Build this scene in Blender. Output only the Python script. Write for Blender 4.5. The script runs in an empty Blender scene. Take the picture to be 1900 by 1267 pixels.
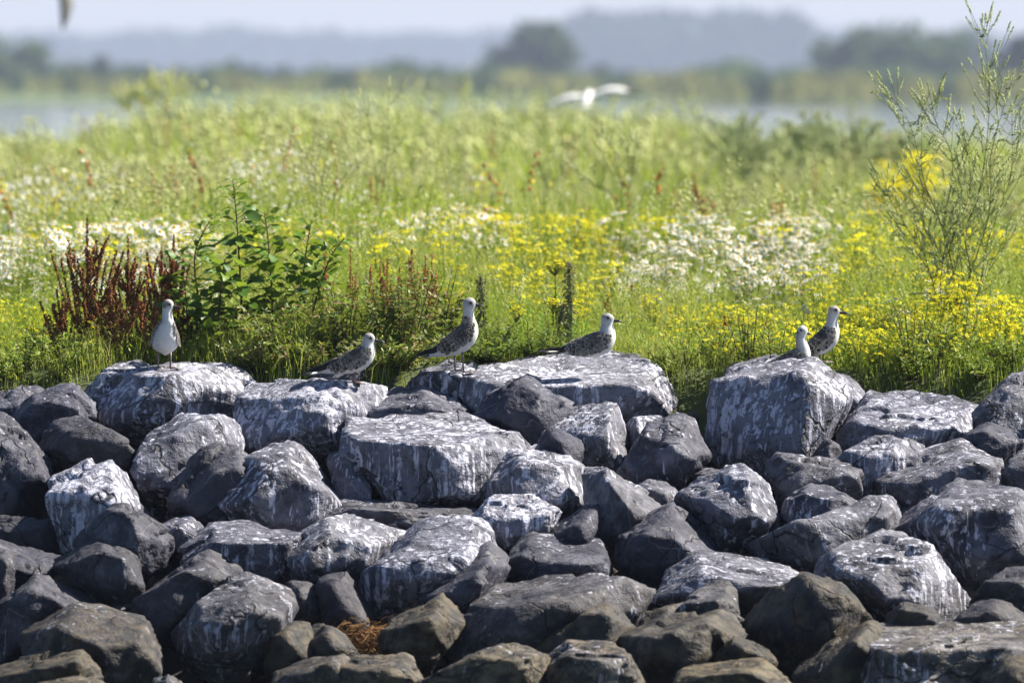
import bpy, bmesh, math
import numpy as np
from mathutils import Vector

# ------------------------------------------------------------------ camera, sky, sun, exposure
sc = bpy.context.scene
COL = sc.collection
FPX = 13800.0            # focal length in pixels of a 1900 pixel wide frame
ZC = 1.2                 # camera height above the meadow edge
HY = 140.0               # image row of the horizon

cam_d = bpy.data.cameras.new('camera')
cam = bpy.data.objects.new('camera', cam_d)
COL.objects.link(cam)
cam.location = (0, 0, ZC)
cam.rotation_euler = (math.radians(90), 0, 0)
cam_d.sensor_width = 36.0
cam_d.lens = 36.0 * FPX / 1900.0
cam_d.shift_y = -(633.5 - HY) / 1900.0
cam_d.clip_start = 0.5
cam_d.clip_end = 20000
cam_d.dof.use_dof = True
cam_d.dof.focus_distance = 29.8
cam_d.dof.aperture_fstop = 3.6
sc.camera = cam

SUN_AZ, SUN_EL = math.radians(70), math.radians(45)      # azimuth measured from +Y towards +X
world = bpy.data.worlds.new('World')
sc.world = world
world.use_nodes = True
wn = world.node_tree
for n in list(wn.nodes):
    wn.nodes.remove(n)
sky = wn.nodes.new('ShaderNodeTexSky')
sky.sky_type = 'NISHITA'
sky.sun_disc = False
sky.sun_elevation = SUN_EL
sky.sun_rotation = SUN_AZ
sky.altitude = 0
sky.air_density = 1.0
sky.dust_density = 0.6
sky.ozone_density = 3.0
bgn = wn.nodes.new('ShaderNodeBackground')
bgn.inputs['Strength'].default_value = 0.05
won = wn.nodes.new('ShaderNodeOutputWorld')
wn.links.new(sky.outputs[0], bgn.inputs[0])
wn.links.new(bgn.outputs[0], won.inputs[0])

sun_d = bpy.data.lights.new('sun', 'SUN')
sun_d.energy = 5.0
sun_d.angle = math.radians(0.5)
sun_d.color = (1.0, 0.93, 0.80)
sun = bpy.data.objects.new('sun', sun_d)
COL.objects.link(sun)
sdir = Vector((math.sin(SUN_AZ) * math.cos(SUN_EL), math.cos(SUN_AZ) * math.cos(SUN_EL), math.sin(SUN_EL)))
sun.rotation_euler = sdir.to_track_quat('Z', 'Y').to_euler()
sun.location = (20, 60, 40)

sc.view_settings.view_transform = 'Standard'
sc.view_settings.look = 'None'
sc.view_settings.gamma = 1.0
sc.view_settings.use_curve_mapping = False
sc.view_settings.exposure = 1.43
sc.render.engine = 'CYCLES'
sc.cycles.use_denoising = True
sc.cycles.max_bounces = 5
sc.cycles.diffuse_bounces = 2
sc.cycles.glossy_bounces = 2
sc.cycles.transmission_bounces = 3
sc.cycles.volume_bounces = 0
sc.cycles.caustics_reflective = False
sc.cycles.caustics_refractive = False

# ------------------------------------------------------------------ helpers
def W(px, py, d):
    """a point of the photograph at distance d"""
    return np.array([(px - 950.0) / FPX * d, d, ZC - (py - HY) / FPX * d])

def _hash(ix, iy, iz, seed):
    h = (ix * np.int64(374761393) + iy * np.int64(668265263) + iz * np.int64(2147483647) + np.int64(seed) * np.int64(1274126177)) & np.int64(0xffffffff)
    h = ((h ^ (h >> 13)) * np.int64(1274126177)) & np.int64(0xffffffff)
    h = ((h ^ (h >> 16)) * np.int64(668265263)) & np.int64(0xffffffff)
    h = h ^ (h >> 15)
    return (h & np.int64(0xffff)).astype(np.float64) / 65535.0

def vnoise(p, seed=0):
    i = np.floor(p).astype(np.int64)
    f = p - i
    u = f * f * f * (f * (f * 6 - 15) + 10)
    r = 0
    for dx in (0, 1):
        wx = u[:, 0] if dx else 1 - u[:, 0]
        for dy in (0, 1):
            wy = u[:, 1] if dy else 1 - u[:, 1]
            for dz in (0, 1):
                wz = u[:, 2] if dz else 1 - u[:, 2]
                r = r + wx * wy * wz * _hash(i[:, 0] + dx, i[:, 1] + dy, i[:, 2] + dz, seed)
    return r * 2 - 1

ROT = np.array([[0.36, 0.48, -0.80], [-0.80, 0.60, 0.0], [0.48, 0.64, 0.60]])
def fbm(p, octv=4, seed=0, gain=0.5):
    a, s, r = 1.0, 1.0, 0
    p = p @ ROT.T
    for o in range(octv):
        r = r + a * vnoise(p * s + 17.3 * o, seed + o)
        p = p @ ROT
        a *= gain
        s *= 2.03
    return r

def tag(o, label=None, cat=None, group=None, kind=None):
    if label: o['label'] = label
    if cat: o['category'] = cat
    if group: o['group'] = group
    if kind: o['kind'] = kind
    return o

def make_mesh(name, V, F, C=None, smooth=False):
    V = np.ascontiguousarray(V, dtype=np.float32)
    F = np.ascontiguousarray(F, dtype=np.int32)
    me = bpy.data.meshes.new(name)
    me.vertices.add(len(V))
    me.vertices.foreach_set('co', V.ravel())
    k = F.shape[1]
    me.loops.add(F.size)
    me.loops.foreach_set('vertex_index', F.ravel())
    me.polygons.add(len(F))
    me.polygons.foreach_set('loop_start', np.arange(0, F.size, k, dtype=np.int32))
    if smooth:
        me.polygons.foreach_set('use_smooth', np.ones(len(F), dtype=bool))
    if C is not None:
        a = me.color_attributes.new('Col', 'FLOAT_COLOR', 'POINT')
        C4 = np.ones((len(V), 4), dtype=np.float32)
        C4[:, :3] = C
        a.data.foreach_set('color', C4.ravel())
    me.update(calc_edges=True)
    return me

def link(name, data, mat=None, parent=None, loc=None):
    o = bpy.data.objects.new(name, data)
    COL.objects.link(o)
    if mat is not None and data is not None and len(data.materials) == 0:
        data.materials.append(mat)
    if parent is not None: o.parent = parent
    if loc is not None: o.location = tuple(float(v) for v in loc)
    return o

def empty(name, loc):
    o = bpy.data.objects.new(name, None)
    COL.objects.link(o)
    o.empty_display_size = 0.05
    o.location = tuple(float(v) for v in loc)
    return o

class MB:
    """collects triangles with one colour per vertex"""
    def __init__(self):
        self.V, self.F, self.C, self.n = [], [], [], 0
    def add(self, V, F, C):
        V = np.asarray(V, dtype=np.float64).reshape(-1, 3)
        F = np.asarray(F, dtype=np.int64).reshape(-1, 3)
        C = np.asarray(C, dtype=np.float64)
        if C.ndim == 1: C = np.tile(C, (len(V), 1))
        self.V.append(V); self.F.append(F + self.n); self.C.append(C)
        self.n += len(V)
    def arrays(self):
        return np.vstack(self.V), np.vstack(self.F), np.vstack(self.C)
    def mesh(self, name, smooth=False):
        V, F, C = self.arrays()
        return make_mesh(name, V, F, C, smooth)
    def build(self, name, mat, parent=None, loc=None, smooth=False):
        return link(name, self.mesh(name, smooth), mat, parent, loc)
    # a tapered tube along points
    def tube(self, P, R, col, k=4, cap=True):
        P = np.asarray(P, dtype=float); n = len(P)
        R = np.broadcast_to(np.asarray(R, dtype=float), (n,))
        T = np.gradient(P, axis=0); T /= np.linalg.norm(T, axis=1)[:, None] + 1e-12
        up = np.array([0.0, 1.0, 0.13]) if abs(T[0, 1]) < 0.8 else np.array([1.0, 0.1, 0.0])
        A = np.cross(T, up); A /= np.linalg.norm(A, axis=1)[:, None] + 1e-12
        B = np.cross(T, A)
        th = np.arange(k) * 2 * math.pi / k
        V = P[:, None, :] + R[:, None, None] * (np.cos(th)[None, :, None] * A[:, None, :] + np.sin(th)[None, :, None] * B[:, None, :])
        V = V.reshape(-1, 3); F = []
        for i in range(n - 1):
            for j in range(k):
                a, b = i * k + j, i * k + (j + 1) % k
                F += [(a, b, b + k), (a, b + k, a + k)]
        if cap:
            c = len(V); V = np.vstack([V, P[0], P[-1]])
            for j in range(k):
                F += [(c, (j + 1) % k, j), (c + 1, (n - 1) * k + j, (n - 1) * k + (j + 1) % k)]
        self.add(V, F, col)
    # a leaf with a folded midrib
    def leaf(self, base, d, side, length, width, col, droop=0.15, fold=0.2):
        d = np.asarray(d, float); d = d / (np.linalg.norm(d) + 1e-12)
        side = np.asarray(side, float); side = side - d * side.dot(d); side /= np.linalg.norm(side) + 1e-12
        up = np.cross(side, d)
        if up[2] < 0: up = -up
        b = np.asarray(base, float)
        m1 = b + d * length * 0.33; m2 = b + d * length * 0.7 - up * droop * length * 0.4; t = b + d * length - up * droop * length
        s1, s2 = side * width * 0.5, side * width * 0.38
        lift = up * width * fold
        V = [b, m1, m1 + s1 + lift, m1 - s1 + lift, m2, m2 + s2 + lift, m2 - s2 + lift, t]
        F = [(0, 1, 2), (0, 3, 1), (1, 4, 5), (1, 5, 2), (1, 3, 6), (1, 6, 4), (4, 7, 5), (4, 6, 7)]
        self.add(V, F, col)
    # many little four-sided grains (seeds, florets)
    def grains(self, P, size, C, rng):
        P = np.asarray(P, float); n = len(P)
        if n == 0: return
        base = np.array([[1, 0, -.5], [-.5, .87, -.5], [-.5, -.87, -.5], [0, 0, 1.0]])
        ang = rng.uniform(0, 6.28, n); tilt = rng.uniform(-1, 1, n)
        ca, sa = np.cos(ang), np.sin(ang); ct, st = np.cos(tilt), np.sin(tilt)
        s = np.broadcast_to(np.asarray(size, float), (n,)) * rng.uniform(0.7, 1.3, n)
        x = base[None, :, 0] * ca[:, None] - base[None, :, 1] * sa[:, None]
        y = base[None, :, 0] * sa[:, None] + base[None, :, 1] * ca[:, None]
        z = np.broadcast_to(base[None, :, 2], x.shape)
        y2 = y * ct[:, None] - z * st[:, None]; z2 = y * st[:, None] + z * ct[:, None]
        V = P[:, None, :] + s[:, None, None] * np.stack([x, y2, z2], -1)
        F = np.array([(0, 2, 1), (0, 1, 3), (1, 2, 3), (2, 0, 3)])
        FF = (np.arange(n) * 4)[:, None, None] + F[None]
        C = np.asarray(C, float)
        if C.ndim == 1: C = np.tile(C, (n, 1))
        C = C * rng.uniform(0.75, 1.25, (n, 1))
        self.add(V.reshape(-1, 3), FF.reshape(-1, 3), np.repeat(C, 4, 0))

# ------------------------------------------------------------------ materials
def new_mat(name):
    m = bpy.data.materials.new(name)
    m.use_nodes = True
    nt = m.node_tree
    for n in list(nt.nodes): nt.nodes.remove(n)
    out = nt.nodes.new('ShaderNodeOutputMaterial')
    return m, nt, out

class NT:
    def __init__(self, nt): self.nt = nt
    def node(self, t, **kw):
        n = self.nt.nodes.new(t)
        for k, v in kw.items(): setattr(n, k, v)
        return n
    def link(self, a, b): self.nt.links.new(a, b)
    def val(self, sock, v):
        if hasattr(v, 'is_output') or isinstance(v, bpy.types.NodeSocket): self.link(v, sock)
        else: sock.default_value = v
    def math(self, op, a, b=None, clamp=False):
        n = self.node('ShaderNodeMath', operation=op); n.use_clamp = clamp
        self.val(n.inputs[0], a)
        if b is not None: self.val(n.inputs[1], b)
        return n.outputs[0]
    def ramp(self, v, a, b):
        n = self.node('ShaderNodeMapRange', interpolation_type='SMOOTHSTEP')
        self.val(n.inputs['Value'], v)
        n.inputs['From Min'].default_value = a; n.inputs['From Max'].default_value = b
        return n.outputs[0]
    def mix(self, f, a, b):
        n = self.node('ShaderNodeMix', data_type='RGBA')
        self.val(n.inputs[0], f); self.val(n.inputs[6], a); self.val(n.inputs[7], b)
        return n.outputs[2]
    def noise(self, vec, scale, detail=6, rough=0.6, dist=0.0):
        n = self.node('ShaderNodeTexNoise')
        if vec is not None: self.link(vec, n.inputs['Vector'])
        n.inputs['Scale'].default_value = scale; n.inputs['Detail'].default_value = detail
        n.inputs['Roughness'].default_value = rough; n.inputs['Distortion'].default_value = dist
        return n.outputs[0]
    def mapping(self, vec, scale=(1, 1, 1), rot=(0, 0, 0)):
        n = self.node('ShaderNodeMapping'); self.link(vec, n.inputs['Vector'])
        n.inputs['Scale'].default_value = scale; n.inputs['Rotation'].default_value = rot
        return n.outputs[0]

def plant_mat(name, transl=0.45, gloss=0.06, rough=0.45, gain=1.5):
    m, nt, out = new_mat(name); g = NT(nt)
    at = g.node('ShaderNodeAttribute', attribute_name='Col')
    oi = g.node('ShaderNodeObjectInfo')
    hs = g.node('ShaderNodeHueSaturation')
    g.link(at.outputs['Color'], hs.inputs['Color'])
    g.link(g.math('ADD', g.math('MULTIPLY', oi.outputs['Random'], 0.3 * gain), 0.85 * gain), hs.inputs['Value'])
    di = g.node('ShaderNodeBsdfDiffuse'); tr = g.node('ShaderNodeBsdfTranslucent'); gl = g.node('ShaderNodeBsdfGlossy')
    gl.inputs['Roughness'].default_value = rough
    g.link(hs.outputs[0], di.inputs[0])
    warm = g.mix(0.5, hs.outputs[0], (0.26, 0.31, 0.02, 1)) if transl > 0.4 else hs.outputs[0]
    g.link(warm, tr.inputs[0])
    m1 = g.node('ShaderNodeMixShader'); m1.inputs[0].default_value = transl
    g.link(di.outputs[0], m1.inputs[1]); g.link(tr.outputs[0], m1.inputs[2])
    if gloss <= 0:
        nt.nodes.remove(gl); g.link(m1.outputs[0], out.inputs[0]); return m
    m2 = g.node('ShaderNodeMixShader'); m2.inputs[0].default_value = gloss
    g.link(m1.outputs[0], m2.inputs[1]); g.link(gl.outputs[0], m2.inputs[2])
    g.link(m2.outputs[0], out.inputs[0])
    return m

def plain_mat(name, rough=0.7, spec=0.3, noise_amt=0.25, scale=40.0):
    """vertex colour with a fine mottling"""
    m, nt, out = new_mat(name); g = NT(nt)
    at = g.node('ShaderNodeAttribute', attribute_name='Col')
    tc = g.node('ShaderNodeTexCoord')
    nz = g.noise(tc.outputs['Object'], scale, 4)
    hs = g.node('ShaderNodeHueSaturation'); g.link(at.outputs['Color'], hs.inputs['Color'])
    g.link(g.math('ADD', g.math('MULTIPLY', nz, noise_amt * 2), 1 - noise_amt), hs.inputs['Value'])
    p = g.node('ShaderNodeBsdfPrincipled')
    g.link(hs.outputs[0], p.inputs['Base Color']); p.inputs['Roughness'].default_value = rough
    p.inputs['Specular IOR Level'].default_value = spec
    g.link(p.outputs[0], out.inputs[0])
    return m

M_GRASS = plant_mat('grass_blades', 0.5, 0.0)
M_LEAF = plant_mat('broad_leaves', 0.45, 0.03, 0.45)
M_STEM = plant_mat('stems_and_seeds', 0.15, 0.0)
M_FLOWER = plant_mat('petals', 0.3, 0.0, 0.5, 1.08)
M_FEATHER = plain_mat('feathers', 0.75, 0.15, 0.12, 60)
M_HORN = plain_mat('bill_and_legs', 0.4, 0.4, 0.15, 80)
M_EYE = plain_mat('eye', 0.08, 0.6, 0.0)
M_BARK = plain_mat('bark', 0.9, 0.1, 0.3, 20)
M_FAR = plant_mat('far_foliage', 0.25, 0.0)

def patch_early(g, P): return g.noise(P, 2.2, 1, 0.5)
def rock_mat():
    m, nt, out = new_mat('slate_boulder_with_white_wash'); g = NT(nt)
    tc = g.node('ShaderNodeTexCoord'); oi = g.node('ShaderNodeObjectInfo'); geo = g.node('ShaderNodeNewGeometry')
    sep = g.node('ShaderNodeSeparateColor'); g.link(oi.outputs['Color'], sep.inputs[0])
    white, brown, bright = sep.outputs[0], sep.outputs[1], sep.outputs[2]
    comb = g.node('ShaderNodeCombineXYZ')
    off = g.math('MULTIPLY', oi.outputs['Random'], 57.0)
    g.link(off, comb.inputs[0]); g.link(g.math('MULTIPLY', oi.outputs['Random'], 31.0), comb.inputs[1]); g.link(off, comb.inputs[2])
    add = g.node('ShaderNodeVectorMath', operation='ADD')
    g.link(tc.outputs['Object'], add.inputs[0]); g.link(comb.outputs[0], add.inputs[1])
    P = add.outputs[0]
    # beds of the stone, tilted
    bed = g.noise(g.mapping(P, (3, 3, 26), (0.5, 0.45, 0.3)), 1.3, 3, 0.6, 0.5)
    n_big = g.noise(P, 5.0, 3, 0.6)
    n_fin = g.noise(P, 42.0, 3, 0.7)
    n_mid = g.noise(P, 14.0, 4, 0.65)
    grey = g.mix(g.ramp(n_big, 0.3, 0.7), (0.017, 0.0175, 0.035, 1), (0.048, 0.049, 0.074, 1))
    grey = g.mix(g.math('MULTIPLY', g.ramp(n_fin, 0.5, 0.75), 0.55), grey, (0.105, 0.103, 0.108, 1))
    grey = g.mix(g.math('MULTIPLY', g.ramp(bed, 0.56, 0.64), 0.35), grey, (0.03, 0.03, 0.038, 1))
    vein = g.math('ABSOLUTE', g.math('SUBTRACT', g.noise(P, 3.2, 3, 0.5, 0.4), 0.5))
    grey = g.mix(g.math('MULTIPLY', g.ramp(vein, 0.006, 0.0), 0.35), grey, (0.3, 0.3, 0.3, 1))
    bc = g.mix(g.ramp(n_mid, 0.40, 0.64), (0.022, 0.019, 0.015, 1), (0.12, 0.095, 0.055, 1))
    bc = g.mix(g.math('MULTIPLY', g.ramp(g.noise(P, 6, 4), 0.55, 0.72), 0.6), bc, (0.14, 0.092, 0.034, 1))
    grey = g.mix(g.math('MULTIPLY', brown, g.ramp(g.math('ADD', n_big, g.math('MULTIPLY', brown, 0.25)), 0.35, 0.62)), grey, bc)
    # stone differs a little from boulder to boulder; thin fractures
    grey = g.mix(g.math('MULTIPLY', g.math('POWER', oi.outputs['Random'], 2.0), 0.35), grey, g.mix(n_mid, (0.030, 0.028, 0.026, 1), (0.085, 0.080, 0.074, 1)))
    vo = g.node('ShaderNodeTexVoronoi', feature='DISTANCE_TO_EDGE'); vo.inputs['Scale'].default_value = 3.6
    wv = g.node('ShaderNodeVectorMath', operation='MULTIPLY_ADD'); nv2 = g.node('ShaderNodeTexNoise'); g.link(P, nv2.inputs['Vector']); nv2.inputs['Scale'].default_value = 5; nv2.inputs['Detail'].default_value = 3
    g.link(nv2.outputs['Color'], wv.inputs[0]); wv.inputs[1].default_value = (0.22, 0.22, 0.22); g.link(P, wv.inputs[2]); g.link(wv.outputs[0], vo.inputs['Vector'])
    crack = g.math('MULTIPLY', g.ramp(vo.outputs[0], 0.020, 0.004), g.ramp(patch_early(g, P), 0.46, 0.56))
    # droppings: thrown on the upper faces, running down in streaks
    sn = g.node('ShaderNodeSeparateXYZ'); g.link(geo.outputs['Normal'], sn.inputs[0])
    up = g.ramp(sn.outputs[2], -0.05, 0.75)
    warp = g.node('ShaderNodeVectorMath', operation='MULTIPLY_ADD')
    nv = g.node('ShaderNodeTexNoise'); g.link(P, nv.inputs['Vector']); nv.inputs['Scale'].default_value = 6
    g.link(nv.outputs['Color'], warp.inputs[0]); warp.inputs[1].default_value = (0.022, 0.022, 0.0); g.link(P, warp.inputs[2])
    WP = warp.outputs[0]
    st1 = g.noise(g.mapping(WP, (32, 32, 1.7), (0, 0.16, 0)), 1.0, 3, 0.62)
    st2 = g.noise(g.mapping(WP, (55, 55, 4.5), (0, 0.1, 0)), 1.0, 2, 0.6)
    patch = g.noise(P, 3.1, 2, 0.55)
    blot = g.noise(P, 9.0, 5, 0.72, 0.4)
    lvl = g.math('MULTIPLY', white, 0.24)
    streak = g.ramp(g.math('ADD', g.math('ADD', st1, g.math('MULTIPLY', g.math('SUBTRACT', patch, 0.5), 0.5)), lvl), 0.725, 0.79)
    streak = g.math('MULTIPLY', streak, g.ramp(st2, 0.33, 0.58))
    splash = g.ramp(g.math('ADD', g.math('ADD', blot, g.math('MULTIPLY', up, 0.04)), g.math('MULTIPLY', white, 0.17)), 0.78, 0.85)
    crust = g.math('MULTIPLY', g.ramp(g.math('ADD', g.math('ADD', g.math('MULTIPLY', n_big, 0.5), g.math('MULTIPLY', n_mid, 0.5)), g.math('MULTIPLY', white, 0.22)), 0.55, 0.78), 0.24)
    wm = g.math('MAXIMUM', g.math('MAXIMUM', streak, splash), crust)
    wm = g.math('MULTIPLY', wm, g.ramp(n_fin, 0.25, 0.5))
    wm = g.math('MULTIPLY', wm, g.math('MINIMUM', g.math('MULTIPLY', white, 2.2), 0.92), True)
    base = g.mix(wm, grey, (0.45, 0.455, 0.55, 1))
    base = g.mix(g.math('MULTIPLY', crack, 0.8), base, (0.010, 0.010, 0.012, 1))
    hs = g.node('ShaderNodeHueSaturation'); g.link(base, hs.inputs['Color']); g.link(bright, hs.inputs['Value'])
    p = g.node('ShaderNodeBsdfPrincipled')
    g.link(hs.outputs[0], p.inputs['Base Color'])
    p.inputs['Roughness'].default_value = 0.72
    p.inputs['Specular IOR Level'].default_value = 0.3
    hgt = g.math('ADD', g.math('MULTIPLY', n_mid, 1.0), g.math('ADD', g.math('MULTIPLY', n_fin, 0.5), g.math('MULTIPLY', bed, 0.25)))
    hgt = g.math('SUBTRACT', hgt, g.math('MULTIPLY', crack, 0.8))
    bp = g.node('ShaderNodeBump'); bp.inputs['Strength'].default_value = 0.7; bp.inputs['Distance'].default_value = 0.024
    g.link(hgt, bp.inputs['Height']); g.link(bp.outputs[0], p.inputs['Normal'])
    g.link(p.outputs[0], out.inputs[0])
    return m
M_ROCK = rock_mat()

def ground_mat(name, c1, c2, c3, scale):
    m, nt, out = new_mat(name); g = NT(nt)
    tc = g.node('ShaderNodeTexCoord'); P = tc.outputs['Object']
    n1 = g.noise(P, scale, 6); n2 = g.noise(P, scale * 6, 5, 0.7)
    c = g.mix(g.ramp(n1, 0.35, 0.65), c1, c2)
    c = g.mix(g.math('MULTIPLY', g.ramp(n2, 0.5, 0.7), 0.6), c, c3)
    p = g.node('ShaderNodeBsdfPrincipled'); g.link(c, p.inputs['Base Color']); p.inputs['Roughness'].default_value = 0.95
    bp = g.node('ShaderNodeBump'); bp.inputs['Strength'].default_value = 0.6; bp.inputs['Distance'].default_value = 0.03
    g.link(n2, bp.inputs['Height']); g.link(bp.outputs[0], p.inputs['Normal'])
    g.link(p.outputs[0], out.inputs[0])
    return m

# ------------------------------------------------------------------ ground, water, far shore
WATER_Z = -1.6
def sheet(name, xs, ys, zf, mat):
    X, Y = np.meshgrid(np.asarray(xs, float), np.asarray(ys, float))
    Z = zf(X, Y)
    V = np.stack([X, Y, Z], -1).reshape(-1, 3)
    nx = len(xs); F = []
    for j in range(len(ys) - 1):
        for i in range(nx - 1):
            a = j * nx + i
            F.append((a, a + 1, a + nx + 1, a + nx))
    o = link(name, make_mesh(name, V, np.array(F), None, True), mat)
    tag(o, kind='structure')
    return o

def ground_z(x, y):
    """the top of the dyke: level, rising a touch, falling to the lake behind and to the boulders in front"""
    x = np.asarray(x, float); y = np.asarray(y, float)
    z = 0.02 * np.sin(x * 1.7 + y * 0.9) + 0.03 * np.sin(x * 0.31 + 1.0) * np.sin(y * 0.21)
    z = z - 0.36 * np.clip(30.5 - y, 0, 9) - 0.35 * np.clip((30.55 - y) / 0.5, 0, 1)
    z = z - 0.16 * np.clip(y - 84, 0, 16)
    return z
M_SOIL = ground_mat('meadow_soil', (0.04, 0.055, 0.014, 1), (0.065, 0.085, 0.02, 1), (0.08, 0.08, 0.035, 1), 2.0)
sheet('meadow_ground', np.concatenate([np.linspace(-150, -8, 12), np.linspace(-7, 7, 57), np.linspace(8, 150, 12)]),
      np.concatenate([np.linspace(30.2, 34, 20), np.linspace(34.5, 102, 60)]), ground_z, M_SOIL)
M_BANK = ground_mat('bank_rubble_painted_shade', (0.006, 0.006, 0.006, 1), (0.012, 0.012, 0.011, 1), (0.02, 0.018, 0.015, 1), 6.0)  # near black: the shade of the gaps is put into the bank's colour
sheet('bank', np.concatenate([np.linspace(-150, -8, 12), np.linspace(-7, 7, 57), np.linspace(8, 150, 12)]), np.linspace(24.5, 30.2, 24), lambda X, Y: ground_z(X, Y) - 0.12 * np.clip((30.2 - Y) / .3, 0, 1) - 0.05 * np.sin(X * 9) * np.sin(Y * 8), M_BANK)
m, nt, out = new_mat('lake_water'); g = NT(nt)
tc = g.node('ShaderNodeTexCoord')
nz = g.noise(g.mapping(tc.outputs['Object'], (0.35, 1.2, 1)), 1.0, 5, 0.6)
p = g.node('ShaderNodeBsdfPrincipled')
p.inputs['Base Color'].default_value = (0.035, 0.05, 0.055, 1); p.inputs['Roughness'].default_value = 0.06; p.inputs['IOR'].default_value = 1.33
bp = g.node('ShaderNodeBump'); bp.inputs['Strength'].default_value = 0.16; bp.inputs['Distance'].default_value = 0.1
g.link(nz, bp.inputs['Height']); g.link(bp.outputs[0], p.inputs['Normal']); g.link(p.outputs[0], out.inputs[0])
M_WATER = m
sheet('water', [-1450, -400, 0, 400, 1450], [-80, 0, 100, 400, 900, 2000, 5450], lambda X, Y: X * 0 + WATER_Z, M_WATER)
M_FARLAND = ground_mat('far_pasture', (0.07, 0.11, 0.03, 1), (0.10, 0.15, 0.04, 1), (0.13, 0.14, 0.06, 1), 0.02)
def far_z(X, Y):
    edge = 790 + 18 * np.sin(X * 0.05) + 10 * np.sin(X * 0.13 + 1) - 60 * (X > 20) * np.clip((X - 20) / 30, 0, 1)
    return WATER_Z + np.clip((Y - edge) * 0.03, -0.5, 0.7)
sheet('far_shore', np.linspace(-1400, 1400, 281), np.concatenate([np.linspace(690, 860, 35), [1000, 1500, 2500, 4000, 5400]]), far_z, M_FARLAND)
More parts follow.
